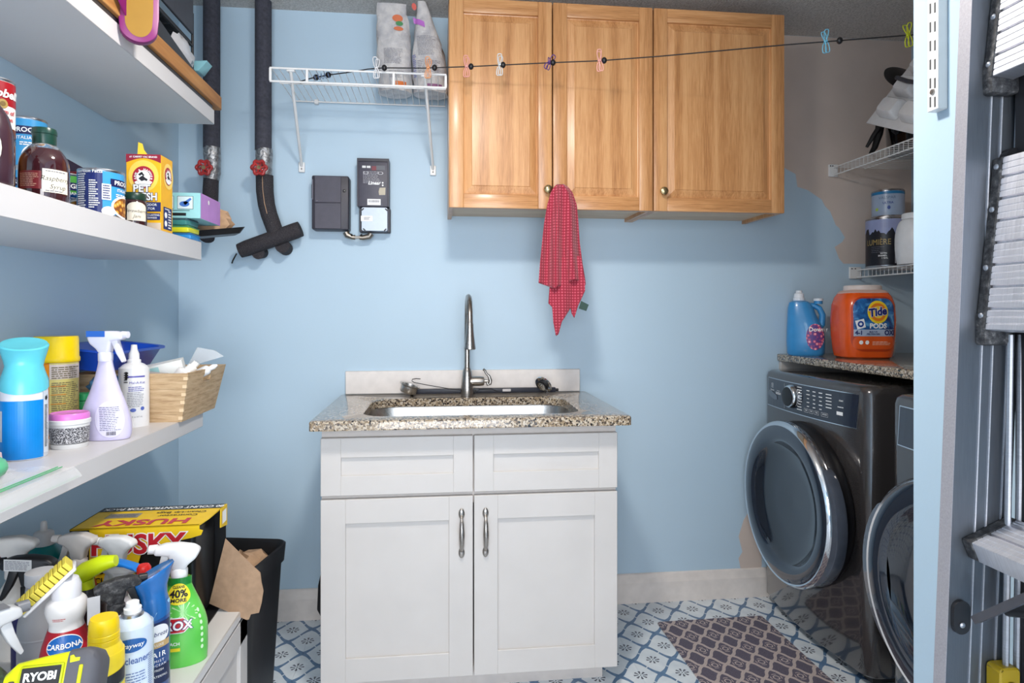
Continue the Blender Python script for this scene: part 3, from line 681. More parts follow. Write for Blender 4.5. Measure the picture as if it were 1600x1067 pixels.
def ahlogo(sc_, cz, fs, cx=0):
    lay(t, 'logo_ring', P(168, 30, 52), ell2(.028 * sc_, .03 * sc_, 36, dx=cx, dy=cz), fs[1]); lay(t, 'logo_disc', ink_white, ell2(.0175 * sc_, .0185 * sc_, 30, dx=cx, dy=cz), fs[2])
    lay(t, 'lettering', ink_white, move2(ringtext2('ARM & HAMMER', .0205 * sc_, .0085 * sc_, .02, spread=3.9), cx, cz), fs[2])
    lay(t, 'logo_arm', P(40, 36, 44), move2(join2(poly2([(-.012, -.004), (-.004, -.011), (.004, -.008), (.009, -.011), (.012, -.006), (.004, -.001), (.0, .004), (-.005, .002)]), poly2([(-.008, .003), (.0, .011), (-.004, .014), (-.013, .007)]), poly2([(.0, .003), (.004, .005), (-.002, .011), (-.005, .008)])), cx, cz, 0, sc_, sc_), fs[3])
    for v, f in (move2((lambda mm: (mm[0], mm[1]))(join2(*[poly2([(sc_ * r0 * cos(q0), sc_ * r0 * sin(q0)) for r0, q0 in ((.0185, q1), (.0185, q1 + .16), (.0268, q1 + .16), (.0268, q1))]) for q1 in [pi + .55 + .16 * i for i in range(13)]])), cx, cz),): lay(t, 'logo_swash', ink_white, (v, f), fs[2])
ahlogo(.95, .137, (fr, fr2, fr3, fr4))
lay(t, 'lettering', ink_white, join2(move2(text2('PET', .026, .03), -.004, .107), move2(text2('FRESH', .026, .03, sq=.85), .004, .086)), fr4)
lay(t, 'lettering_shadow', ink_navy, join2(move2(text2('PET', .026, .075), -.004, .107), move2(text2('FRESH', .026, .075, sq=.85), .004, .086)), fr3)
lay(t, 'navy_band', ink_navy, rect2(2 * w2, .024, dy=.061), fr2); lay(t, 'lettering', ink_white, join2(move2(text2('CARPET ODOR', .0085, .01), .004, .066), move2(text2('ELIMINATOR', .0085, .01), .004, .056)), fr3)
lay(t, 'navy_band', ink_navy, rect2(.046, .017, dx=.018, dy=.036), fr2); lay(t, 'lettering', ink_white, join2(move2(text2('LONG LASTING', .0062, .01), .018, .0395), move2(text2('FRESHNESS', .0062, .01), .018, .0325)), fr3)
lay(t, 'room_picture', P(206, 190, 172), rect2(2 * w2, .02, dy=.0101), fr)
rt = [flat((w2, 0, 0), (0, 1, 0), (0, 0, 1), .0006 * k) for k in (1, 2, 3, 4)]
lay(t, 'glow', P(250, 214, 110), ell2(.031, .034, dy=.148, dx=.008), rt[0]); ahlogo(.78, .148, rt, .006)
lay(t, 'navy_panel', ink_navy, rect2(.052, .058, dx=.004, dy=.036), rt[0]); lay(t, 'fine_print', ink_white, join2(ell2(.008, .008, 16, 2, -.009, .044), ell2(.008, .008, 16, 2, -.009, .022), lines2(.02, .05, 7, 2, .5, dx=.016, dy=.034), lines2(.03, .005, 1, 4, dx=0, dy=.06)), rt[1])
n = M(); n.prism([(-.02, 0), (.006, .0), (-.004, .014), (-.008, .03), (-.018, .034), (-.019, .018)], lambda a_, b_: V((a_, -d2 + .012, bh + b_)), lambda a_, b_: V((a_, -d2 + .0135, bh + b_))); n.build('torn_flap', P(246, 200, 60), t)
# sponges, glove box, paper bag and tray at the shelf end
for k, (c1, c2_, lab) in enumerate((((26, 132, 204), (36, 96, 150), 'blue sponge pack at the bottom of the stack by the shelf end'), ((206, 208, 40), (70, 130, 90), 'yellow and green sponge pack in the middle of the stack'), ((58, 130, 128), (46, 74, 84), 'teal sponge pack on top of the stack under the glove box'))):
    z = Z2 + .0005 + k * .0208
    t = thing('sponge_pack', lab, 'sponge', (-.79, 2.022, z), -.05 * k, 'sponge packs stacked at the shelf end')
    M().box(-.07, .075 - .003 * k, -.036, .04, 0, .0195, .005, 2).build('sponge', P(*c1), t); M().box(-.0705, .0755 - .003 * k, -.0365, .0405, .012, .0203, .003, 1).build('scouring_layer', P(*c2_), t)
zg = Z2 + .0635
t = thing('glove_box', 'teal glove box with a purple end on top of the sponge packs', 'box', (-.79, 2.075, zg)); 
M().box(-.1, .1, -.085, .085, 0, .074, .001, 1).build('carton', P(152, 208, 212, .45), t)
lay(t, 'purple_end', P(190, 138, 208, .45), rect2(.17, .074), flat((.1, 0, .037), (0, 1, 0), (0, 0, 1), .0006))
lay(t, 'thumb_hole', ink_white, ell2(.007, .007, 14, 2), flat((.1, -.02, .056), (0, 1, 0), (0, 0, 1), .0012))
ff = [flat((.0, -.085, .037), (1, 0, 0), (0, 0, 1), .0006 * k) for k in (1, 2, 3)]
for cx in (.004, .058):
    lay(t, 'picture_frame', ink, rect2(.044, .038, dx=cx, dy=.008), ff[0]); lay(t, 'picture', P(214, 232, 236), rect2(.042, .036, dx=cx, dy=.008), ff[1])
    lay(t, 'picture_hand', P(70, 118, 196), join2(ell2(.014, .008, 18, 2, cx - .002, .004), poly2([(cx, .0), (cx + .018, .018), (cx + .014, .022), (cx - .006, .008)])), ff[2])
lay(t, 'lettering', ink, join2(rect2(.1, .0015, dx=.02, dy=-.015), rect2(.08, .008, dx=.02, dy=-.026)), ff[0])
t = thing('paper_tray', 'dark tray tilted out past the shelf end under a brown paper bag', 'tray', (-.75, 2.075, Z2 + .03), 0, rot=(0, -.16, .5))
t.location = (-.80, 2.17, Z2 + .022)
n = M(); n.rings([[V((x_, y_, z_)) for x_, y_ in rrect(-a_, a_ + .09, -b_, b_, .01, 3)] for a_, b_, z_ in ((.07, .045, 0), (.085, .06, .018), (.082, .057, .018), (.068, .043, .003))]); n.build('tray', black_plastic, t)
t = thing('paper_bag', 'crumpled brown paper bag sticking out past the purple box', 'bag', (-.785, 2.20, Z2 + .048), 0, rot=(0, -.12, .5))
rr = random.Random(4); n = M(); n.sharp = 12
ns = 18
n.rings([[V((.035 + a_ * (1 + rr.uniform(-.12, .12)) * cos(2 * pi * i / ns), b_ * (1 + rr.uniform(-.2, .2)) * sin(2 * pi * i / ns), z_ + rr.uniform(-.006, .006))) for i in range(ns)] for a_, b_, z_ in ((.075, .035, .0), (.085, .04, .02), (.08, .036, .04), (.07, .03, .06), (.06, .022, .066))]); n.build('bag', kraft, t)
# ================================================================ cleaning things on the lower floating shelf
# purple bottle at the frame edge
x, y = -.945, 1.365; t = thing('purple_bottle', 'dark purple bottle cut by the left frame edge', 'bottle', (x, y, Z3)); M().lathe(smoothprof([(0, 0), (.036, 0), (.038, .01), (.037, .13), (.03, .16), (.014, .178), (.014, .19)], 3), 24).build('body', P(66, 40, 96), t); M().lathe([(.016, .19), (.016, .225), (.0, .225)], 18).build('cap', P(60, 36, 90), t)
# air freshener aerosol
x, y = -.852, 1.452; t = thing('air_freshener', 'aerosol air freshener with a flared aqua cap and a blue label', 'spray can', (x, y, Z3)); a = face(x, y)
M().lathe([(0, 0), (.039, 0), (.0415, .004), (.0415, .125), (.0408, .145), (.036, .162), (.03, .168)], 36).build('body', P(222, 226, 234, .25), t)
rs = [[V((v.x * cos(a) - v.y * sin(a), v.x * sin(a) + v.y * cos(a), v.z + (tl * v.x))) for v in se(rx, ry, 2, 30, z)] for rx, ry, z, tl in ((.0425, .0425, .146, -.3), (.042, .042, .16, -.2), (.034, .036, .178, 0), (.029, .033, .19, 0), (.028, .035, .20, 0), (.034, .041, .222, -.1), (.036, .043, .232, -.28), (.034, .04, .236, -.34), (.02, .02, .234, -.34))]
M().rings(rs).build('cap', P(96, 200, 216, .25), t)
lay(t, 'blue_label', P(12, 134, 216), rect2(.092, .118, 20), cyl(.0415, a - .25, .062)); lay(t, 'side_panel', P(206, 214, 224), rect2(.014, .128, 4), cyl(.0415, a + 1.02, .074, .0012))
lay(t, 'fine_print', ink, join2(lines2(.009, .088, 30, 3, .5), poly2([(0, .052), (.004, .056), (.002, .064), (-.001, .06), (-.003, .062), (-.0035, .055)])), cyl(.0415, a + 1.02, .066, .0018))
lay(t, 'pale_panel', P(196, 204, 216), rect2(.016, .062, 4), cyl(.0415, a - 1.18, .07, .0012))
# yellow and orange canister
x, y = -.925, 1.70; t = thing('powder_canister', 'orange and yellow canister with a broad yellow cap', 'canister', (x, y, Z3)); a = face(x, y)
M().lathe([(0, 0), (.044, 0), (.0465, .003), (.0465, .185)], 36).build('body', P(244, 148, 16), t)
M().lathe([(.0485, .18), (.0495, .182), (.0495, .19), (.0475, .193), (.0465, .238), (.045, .242), (0, .242)], 36).build('cap', P(240, 208, 10, .3), t)
lay(t, 'back_label', P(214, 200, 120), rect2(.075, .175, 16), cyl(.0465, a + .52, .092)); lay(t, 'label_head', P(218, 204, 196), rect2(.075, .035, 16), cyl(.0465, a + .52, .158, .001))
lay(t, 'fine_print', P(120, 108, 80), join2(lines2(.066, .03, 6, 1, .5, dy=.062), lines2(.066, .11, 24, 2, .4, dy=-.015)), cyl(.0465, a + .52, .094, .0016)); lay(t, 'label_rule', P(226, 140, 40), join2(*[rect2(.03, .0016, 5, 1, -.02, d_) for d_ in (.03, .01, -.012, -.035)]), cyl(.0465, a + .52, .094, .0018))
# pink lidded tub
x, y = -.818, 1.555; t = thing('plastic_tub', 'small white tub with a pink lid and grey print', 'tub', (x, y, Z3)); a = face(x, y)
M().lathe([(0, 0), (.034, 0), (.0355, .002), (.0385, .052), (.0405, .054), (.0405, .062), (.038, .064)], 32).build('body', P(226, 226, 226), t)
M().lathe([(.0375, .062), (.0385, .063), (.0385, .073), (.036, .077), (.033, .075), (0, .075)], 32).build('lid', P(222, 124, 206, .3), t)
pm = MT('grey_print', (120, 120, 124), .5); q = pm.coord(); pm.color(pm.ramp(pm.noise(q, 420, 2, .8), [(.47, (66, 66, 72)), (.53, (214, 214, 218))], 'CONSTANT')); pm = pm.m
R = prof_r([(.0355, .002), (.0385, .052)])
lay(t, 'printed_band', pm, rect2(.11, .034, 22), cyl(R, a, .03)); lay(t, 'band_rule', ink, join2(rect2(.11, .0012, 22, 1, 0, -.0185)), cyl(R, a, .03))
# lavender spray bottle
def nozzle_head(t, zn, head, trig, noz, sc_=1., drop=0., name='spray_head', style=0):
    """trigger head on the neck at height zn; nozzle towards local +x"""
    f = lambda y_: (lambda a_, b_: V((a_ * sc_, y_ * sc_, zn + b_ * sc_)))
    M().lathe([(.0165 * sc_, zn - .014 * sc_), (.0172 * sc_, zn - .012 * sc_), (.0172 * sc_, zn + .006 * sc_), (.014 * sc_, zn + .01 * sc_)], 20).build('collar', head, t)
    if style == 0: side = [(-.042, .046), (-.038, .058), (-.012, .068), (.02, .068), (.042, .062), (.046, .046), (.03, .04), (.019, .03), (.014, .006), (-.013, .006), (-.016, .024), (-.024, .036)]
    elif style == 1: side = [(-.036, .03), (-.044, .048), (-.03, .058), (.0, .064), (.03, .064), (.048, .058), (.05, .042), (.02, .038), (.013, .006), (-.013, .006), (-.018, .016)]
    else: side = [(-.05, .05), (-.044, .058), (-.01, .068), (.03, .072), (.046, .066), (.046, .05), (.024, .042), (.013, .006), (-.013, .006), (-.018, .03), (-.03, .044)]
    h = M(); h.prism(side, f(-.0135), f(.0135), .006 * sc_, 3); o = h.build(name, head, t)
    g = M(); g.prism([(.018, .04), (.034, .044), (.040, .02), (.052, -.014), (.047, -.018), (.032, .006), (.024, .024)], f(-.0075), f(.0075), .002 * sc_, 2); g.build('trigger', trig, t)
    g = M(); g.lathe([(.0, 0), (.0095 * sc_, 0), (.0088 * sc_, .016 * sc_), (.004 * sc_, .017 * sc_), (.0, .0165 * sc_)], 16, mat=Matrix.Translation((.044 * sc_, 0, zn + .054 * sc_)) @ Rx); g.build('nozzle', noz, t)
    return o
def spray(name, label, x, y, z0, aim, prof, body, head, trig, noz, sc_=1., sx=1., sy=1., style=0, group='trigger spray bottles'):
    """aim: world direction of the nozzle"""
    t = thing(name, label, 'spray bottle', (x, y, z0), aim, group)
    M().lathe(prof, 32, sx=sx, sy=sy).build('body', body, t)
    nozzle_head(t, prof[-1][1] + .012 * sc_, head, trig, noz, sc_, style=style)
    return t, face(x, y, aim)
x, y = -.787, 1.648; aim = -.15
pf1 = smoothprof([(0, 0), (.05, 0), (.058, .006), (.0605, .025), (.058, .05), (.048, .082), (.036, .112), (.026, .142), (.0185, .172), (.0165, .186)], 3)
t, a = spray('spray_bottle', 'lavender teardrop spray bottle with a blue topped head beside the crate', x, y, Z3, aim, pf1, P(208, 202, 232, .35), P(222, 222, 238, .3), P(228, 226, 240, .3), P(222, 222, 238, .3), .92, 1, .62, 1)
R = prof_r(pf1)
lay(t, 'blue_insert', P(50, 106, 196), rect2(.045, .014, 4), lambda u, v: V((-.016 + u, -.0132, .188 + .061 + v)))
elp = lambda eps: (lambda u, v: (lambda rr: V((rr * cos(a + u / rr) * 1.0, rr * sin(a + u / rr) * .62, .05 + v)) + V((cos(a) * eps, sin(a) * eps, .0)))(R(.05 + v)))
lay(t, 'back_label', P(222, 218, 240), ell2(.036, .042, 36, 6), elp(.0008)); lay(t, 'fine_print', P(96, 96, 130), lines2(.05, .056, 14, 3, .35, dy=.002), elp(.0018)); lay(t, 'barcode', ink, bars2(.022, .009, 18, dy=-.032), elp(.0018))
# white lotion bottle
x, y = -.803, 1.83; t = thing('lotion_bottle', 'slim white bottle with a pointed cap between spray bottle and crate', 'bottle', (x, y, Z3)); a = face(x, y)
pf2 = smoothprof([(0, 0), (.033, 0), (.036, .004), (.036, .14), (.034, .153), (.024, .163), (.014, .167)], 3)
M().lathe(pf2, 32).build('body', P(234, 234, 236, .3), t)
M().lathe([(.0165, .164), (.0165, .174), (.013, .176), (.0125, .19), (.0085, .2), (.007, .214), (.0, .215)], 18).build('cap', P(240, 240, 242, .3), t)
R = prof_r(pf2)
lay(t, 'lettering', P(96, 92, 176), join2(rect2(.042, .004, 8, 1, .006, .032), move2(text2('Mal-A-Ket', .009, .0), .008, .016), lines2(.038, .014, 3, 5, .4, dx=.006)), cyl(R, a, .1)); lay(t, 'emblem', ink, join2(rect2(.006, .02, 1, 1, -.018, .035), lines2(.012, .03, 5, 8, .5, dx=-.018, dy=.03)), cyl(R, a, .1, .0012))
lay(t, 'fine_print', ink_grey, join2(lines2(.04, .04, 9, 5, .3, dx=.004), move2(text2('8 fl oz 237 mL', .005), .006, -.045)), cyl(R, a, .072)); lay(t, 'icon', P(90, 110, 190), join2(ell2(.007, .005, 12, 2, -.002, .0), ell2(.005, .005, 12, 2, .02, .003)), cyl(R, a, .045))
# wooden crate with first-aid bits
cx0, cx1, cy0, cy1, chh = -.955, -.698, 1.872, 2.135, .135
t = thing('wooden_crate', 'flared wooden crate with a hand slot at the shelf end', 'crate', ((cx0 + cx1) / 2, (cy0 + cy1) / 2, Z3)); w2, d2 = (cx1 - cx0) / 2, (cy1 - cy0) / 2; fl_ = .026
def rimq(z): k = z / chh * fl_; return w2 + k, d2 + k
def board(z0, z1, side):
    th = .009; (wa, da), (wb_, db) = rimq(z0), rimq(z1)
    if side == 'front': q = [V((-wa, -da, z0)), V((wa, -da, z0)), V((wb_, -db, z1)), V((-wb_, -db, z1))]; nrm = V((0, 1, 0))
    elif side == 'back': q = [V((-wa, da, z0)), V((wa, da, z0)), V((wb_, db, z1)), V((-wb_, db, z1))]; nrm = V((0, -1, 0))
    elif side == 'right': q = [V((wa, -da + th, z0)), V((wa, da - th, z0)), V((wb_, db - th, z1)), V((wb_, -db + th, z1))]; nrm = V((-1, 0, 0))
    else: q = [V((-wa, -da + th, z0)), V((-wa, da - th, z0)), V((-wb_, db - th, z1)), V((-wb_, -db + th, z1))]; nrm = V((1, 0, 0))
    n = M(); n.rings([q, [v + nrm * th for v in q]]); return n
for sd in ('front', 'back', 'left', 'right'):
    for z0, z1 in ((0, .022), (.0224, .092), (.0924, chh)) if sd != 'right' else ((0, .03), (.0304, .062), (.0624, .088)):
        board(z0, z1, sd).build('board', crate_m, t, smooth=False)
# right end: top board with the hand slot
th = .009; n = M(); za, zc = .0884, chh; hy, hz0, hz1 = .032, .1, .12
def ry(y_, z_, dd=0): return V((w2 + z_ / chh * fl_ - dd, y_, z_))
def slotboard(dd): 
    k = 5; out = []
    return [ry(y_, z_, dd) for y_, z_ in [(c_[0], c_[1]) for c_ in rrect(-hy, hy, hz0, hz1, .0095, k)]]
def outer(dd):
    db = lambda z_: d2 + z_ / chh * fl_ - th
    pts = rrect(-1, 1, -1, 1, .3, 5); out = []
    for px_, pz_ in pts:
        m_ = max(abs(px_), abs(pz_)); z_ = za + (zc - za) * (pz_ / m_ + 1) / 2; out.append(ry(px_ / m_ * db(z_), z_, dd))
    return out
n.rings([slotboard(0), outer(0), outer(th), slotboard(th), slotboard(0)], False, False); n.build('board', crate_m, t, smooth=False, label='top end board with a hand slot')
M().box(-w2 + .004, w2 - .004, -d2 + .004, d2 - .004, .002, .01).build('base_board', crate_m, t, smooth=False)
n = M()
fj0 = None
for k in range(6):
    z_ = .012 + k * .022; wa, da = rimq(z_)
    if fj0 is None: fj0 = M().box(-.0105, .0004, -.0006, .006, -.0055, .0055).build('finger_joint', P(222, 196, 160, .6), t, (wa, -da, z_))
    else: same(fj0, 'finger_joint', t, (wa, -da, z_))
# contents
blue_tray = P(18, 74, 190, .3)
zt = Z3 + .15; t = thing('blue_basin', 'shallow bright blue plastic basin lying on the crate against the wall', 'basin', (-.928, 1.945, Z3 + .145), 0, rot=(.0, .12, .0))
n = M(); lp = lambda d, z: [V((x_, y_, z + (.014 * (abs(y_) / .22) ** 2 if 0 else 0))) for x_, y_ in rrect(-.058 - d, .082 + d, -.165 - d, .165 + d, .04, 6)]
n.rings([lp(-.028, .012), lp(-.018, .016), lp(0, .062), lp(.012, .064), lp(.012, .058), lp(.003, .056), lp(-.014, .008), lp(-.03, .004)]); n.build('basin', blue_tray, t)
def cbox(name, label, cen, size, rot, col, cat='box', text=None, group=None):
    t = thing(name, label, cat, cen, 0, group, rot); sx_, sy_, sz_ = (v / 2 for v in size)
    M().box(-sx_, sx_, -sy_, sy_, -sz_, sz_, .001, 1).build('carton', P(*col, .5), t); return t
t = cbox('bandage_box', 'white and pale aqua bandage carton leaning in the crate', (-.772, 1.955, Z3 + .128), (.1, .045, .06), (.12, -.22, .2), (232, 234, 232)); lay(t, 'aqua_end', P(170, 214, 216), rect2(.04, .05), flat((-.03, -.025, 0), (1, 0, 0), (0, 0, 1), .0006))
t = cbox('ointment_box', 'grey printed carton lying just inside the crate front', (-.775, 1.882, Z3 + .123), (.07, .02, .025), (.1, .1, -.05), (180, 174, 170)); lay(t, 'fine_print', ink_grey, lines2(.07, .02, 5, 4, .4), flat((0, -.015, 0), (1, 0, 0), (0, 0, 1), .0006))
x, y = -.735, 1.925; t = thing('iodine_bottle', 'white iodine bottle with red lettering tilted in the crate', 'bottle', (-.745, 1.912, Z3 + .075), 0, rot=(-.05, .68, .2))
M().lathe(smoothprof([(0, 0), (.026, 0), (.028, .004), (.028, .062), (.025, .072), (.012, .078)], 3), 26).build('body', P(236, 234, 232), t); M().lathe([(.013, .076), (.0145, .077), (.014, .093), (.01, .095), (.0095, .108), (0, .109)], 18).build('cap', P(236, 234, 230), t)
lay(t, 'lettering', ink_red, text2('Iodine', .021, .02), cyl(.028, -pi / 2 - .1, .036, .0008)); lay(t, 'red_rule', ink_red, join2(rect2(.05, .002, 10, 1, 0, .013), rect2(.05, .002, 10, 1, 0, -.014)), cyl(.028, -pi / 2 - .1, .036, .0008))
t = thing('eye_drop_bottle', 'tiny white dropper bottle lying at the crate right end', 'bottle', (-.70, 1.99, Z3 + .118), 0, rot=(.2, 1.1, .3)); M().lathe(smoothprof([(0, 0), (.013, 0), (.014, .02), (.013, .034), (.006, .04)], 2), 18).build('body', P(230, 232, 234), t); M().lathe([(.007, .038), (.008, .052), (.003, .062), (0, .063)], 14).build('cap', P(238, 238, 238), t)
rr = random.Random(9)
def crumple(n, c, r, sx, sy, sz, amp, nn=16):
    for_ = []
    for i in range(nn // 2 + 1):
        f_ = pi * i / (nn // 2); ring = []
        for j in range(nn):
            a_ = 2 * pi * j / nn; k = r * (1 + rr.uniform(-amp, amp)); ring.append(V((c[0] + k * sin(f_) * cos(a_) * sx, c[1] + k * sin(f_) * sin(a_) * sy, c[2] - k * cos(f_) * sz)))
        for_.append(ring)
    return n.rings(for_)
n = M(); n.sharp = 60; crumple(n, (0, 0, 0), .045, 1, .8, .7, .16); o = n.build('blue_cloth', P(96, 154, 206, .8), loc=(-.875, 1.842, Z3 + .105)); tag(o, 'crumpled light blue cloth tucked under the blue basin', 'cloth'); 
n = M(); n.prism([(-.05, -.02), (.055, .012), (.03, .03), (-.02, .04)], lambda a_, b_: V((a_, .04 * a_, b_ + .0)), lambda a_, b_: V((a_, .04 * a_ + .004, b_))); tag(n.build('plastic_bag', clear_film, loc=(-.70, 2.05, Z3 + .155)), 'clear crinkled plastic bag corner standing behind the iodine bottle', 'bag')
x, y = -.905, 1.79; t = thing('green_jar', 'small green jar half hidden behind the lavender spray bottle', 'jar', (x, y, Z3)); M().lathe([(0, 0), (.024, 0), (.026, .004), (.026, .07), (.022, .076)], 22).build('body', P(40, 130, 84), t); M().lathe([(.025, .076), (.025, .092), (0, .093)], 22).build('lid', P(34, 150, 92), t)
# zip bag at the front edge
t = thing('zip_bag', 'clear zip bag with green zip lines holding pink and green sponges', 'bag', (-.77, 1.15, Z3))
n = M()
n.grid(14, 16, lambda u, v: (-.16 + .232 * u, -.15 + .33 * v, .004 + .074 * max(0, sin(pi * min(1, u * 1.25))) ** .7 * max(0, sin(pi * min(1, v * 1.12))) ** .6 + .004 * sin(9 * u + 7 * v) * (u < .8)))
n.build('film', clear_film, t)
n = M(); n.grid(4, 16, lambda u, v: (.072 + .018 * u, -.15 + .335 * v, .004 - .018 * u * u)); n.build('film_lip', clear_film, t)
zp = P(90, 178, 120)
for k, xx in ((0, .050), (1, .058), (2, .088)):
    n = M(); n.tube([(xx, -.15, .007 if k < 2 else -.012), (xx, .178, .006 if k < 2 else -.012)], .0011 if k < 2 else .0007, 6); n.build('zip_line', zp, t, label='green zip line')
rr = random.Random(2)
n = M(); crumple(n, (0, 0, 0), .036, 1, 1.15, .62, .03, 18); o = n.build('scrub_sponge', P(96, 186, 138), loc=(-.775, 1.205, Z3 + .032)); tag(o, 'green sponge inside the clear zip bag', 'sponge')
n = M(); crumple(n, (0, 0, 0), .026, 1, 1.3, .8, .04, 16); o = n.build('scrub_sponge', P(206, 80, 130), loc=(-.745, 1.115, Z3 + .03)); tag(o, 'small pink sponge inside the zip bag beside the green one', 'sponge')
n = M(); n.sharp = 25; rr = random.Random(12)
n.rings([[V((a_ * (1 + rr.uniform(-.1, .1)) * cos(2 * pi * i / 14), b_ * (1 + rr.uniform(-.1, .1)) * sin(2 * pi * i / 14), z_)) for i in range(14)] for a_, b_, z_ in ((.05, .04, 0), (.056, .045, .018), (.05, .04, .036), (.03, .024, .042))]); o = n.build('pink_packet', P(238, 206, 204, .3), loc=(-.86, 1.30, Z3 + .002)); tag(o, 'pale pink glossy packet lying before the air freshener', 'packet')
# ================================================================ top shelf
t = thing('flat_tray', 'thin grey metal tray lying flat under the brown board on the top shelf', 'tray', (-.80, 1.75, Z1S)); M().box(-.095, .09, -.42, .40, 0, .003).build('base', alu_dark, t); M().box(.088, .0905, -.42, .40, 0, .012).build('lip', alu_dark, t)
M().box(-.0955, -.0935, -.42, .40, 0, .012).build('lip', alu_dark, t)
tag(M().box(-.732, -.699, 1.27, 2.205, Z1S + .0125, Z1S + .056, .002, 1).build('wooden_board', board_m), 'long orange brown wooden board on the top shelf front, past its end', 'board')
q = atX(223, 60, -.665)
t = thing('plastic_scoop', 'magenta plastic scoop with a yellow face overhanging the top shelf', 'scoop', (-.668, 1.545, 1.835), atan2(-.668, -1.545) * 0 + 0, rot=(0, 0, .42))
f = lambda y_: (lambda a_, b_: V((a_, y_, b_)))
sh = lambda w_, b0: [(-w_, .26), (-w_ * .98, .06 + b0)] + [(-w_ * .93 * cos(a_), .035 + b0 - .035 * sin(a_)) for a_ in [pi * i / 14 for i in range(1, 14)]] + [(w_ * .98, .06 + b0), (w_, .26)]
M().prism(sh(.041, 0), f(-.004), f(.02), .003, 2).build('scoop', P(122, 28, 98, .35), t)
lay(t, 'yellow_face', P(146, 108, 28, .5), poly2(sh(.029, .011)), lambda u, v: V((u, -.0048, v)))
n = M(); g_ = lambda o_: (lambda s_, b_: V((-.026 - .408 * s_ + o_, -.001 - .913 * s_, b_))); n.prism([(0, .05), (0, .26), (.13, .26), (.10, .15), (.04, .075)], g_(0), g_(.004), .001, 1); n.build('side_wing', P(116, 20, 92, .35), t)
t = thing('black_board', 'black flat board standing behind the brown wooden one on the top shelf', 'board', (-.716, 1.78, Z1S + .0565), 0, rot=(0, -.06, 0)); n = M(); n.prism([(.33, 0), (-.38, 0), (-.38, .13), (.32, .004)], lambda a_, b_: V((-.006, a_, b_)), lambda a_, b_: V((0, a_, b_))); n.build('board', plain('dark_panel', (44, 42, 44), .4, .05), t)
t = thing('wire_rack', 'black wire rack with a dark side sheet on the top shelf', 'rack', (-.87, 1.72, Z1S + .004))
wr = black_plastic
for xx in (-.11, .12): M().tube([(xx, -.42, .0), (xx, -.42, .27)], .004, 8).build('leg', wr, t); M().tube([(xx, .375, .0), (xx, .375, .27)], .004, 8).build('leg', wr, t)
for xx in (-.11, .12): M().tube([(xx, -.42, .17), (xx, .375, .17)], .004, 8).build('rail', wr, t); M().tube([(xx, -.42, .27), (xx, .375, .27)], .004, 8).build('rail', wr, t)
w0 = None
for k in range(17):
    if w0 is None: w0 = M().tube([(-.11, 0, .172), (.12, 0, .172)], .0022, 6).build('wire', wr, t, (0, -.42 + .0, 0))
    else: same(w0, 'wire', t, (0, -.42 + k * .0495, 0))
for xx in (-.05, .01, .07): M().tube([(xx, -.42, .1745), (xx, .375, .1745)], .0022, 6).build('long_wire', wr, t)
M().box(.116, .124, -.42, .372, .205, .40, .002, 1).build('side_sheet', plain('charcoal_sheet', (62, 64, 72), .5, .06, 20), t)
M().box(-.108, .118, -.415, .37, .178, .184).build('liner_sheet', plain('rack_liner', (40, 40, 44), .6, .1, 30), t); M().box(-.11, .1165, -.42, .372, .39, .40).build('top_sheet', plain('charcoal_top', (52, 54, 60), .5, .06, 20), t)
rr = random.Random(21); n = M(); n.sharp = 20; crumple(n, (0, 0, 0), .05, .34, 1.6, .8, .2, 14); tag(n.build('film_bag', P(206, 206, 210, .25), loc=(-.747, 2.0, Z1S + .122)), 'crumpled pale plastic wrapping between the black board and the rack', 'bag')
n = M(); n.prism([(-.03, 0), (.035, 0), (.06, .035), (-.02, .03)], lambda a_, b_: V((a_, 0, b_)), lambda a_, b_: V((a_, .05, b_)), .002, 1); tag(n.build('paper_piece', P(140, 196, 206, .5), loc=(-.775, 2.12, Z1S + .108)), 'light blue folded piece at the far end of the top shelf', 'paper')
# ================================================================ white cabinet at the lower left with the cleaners
t = thing('low_cabinet', 'low white cabinet at the bottom left crowded with cleaning bottles', 'cabinet', (-.755, .9, 0))
M().box(-.255, .24, -1.1, .866, .05, ZB - .022).build('carcass', white_paint, t, smooth=False); M().box(-.255, .262, -1.1, .868, ZB - .022, ZB, .002, 1).build('top_board', white_gloss, t); M().box(-.24, .2, -1.08, .85, 0, .05).build('plinth', white_paint, t)
for y0 in (-1.09, -.60, -.11, .38):
    y1 = y0 + .484; n = M(); r_ = .06; X0, X1 = .241, .26; za, zb = .06, ZB - .03
    for b_ in ((y0, y0 + r_, za, zb), (y1 - r_, y1, za, zb), (y0, y1, za, za + r_), (y0, y1, zb - r_, zb)): n.box(X0, X1, b_[0], b_[1], b_[2], b_[3], .0015, 1)
    n.box(X0, X1 - .009, y0 + .05, y1 - .05, za + .05, zb - .05); n.build('door', white_paint, t, smooth=False)
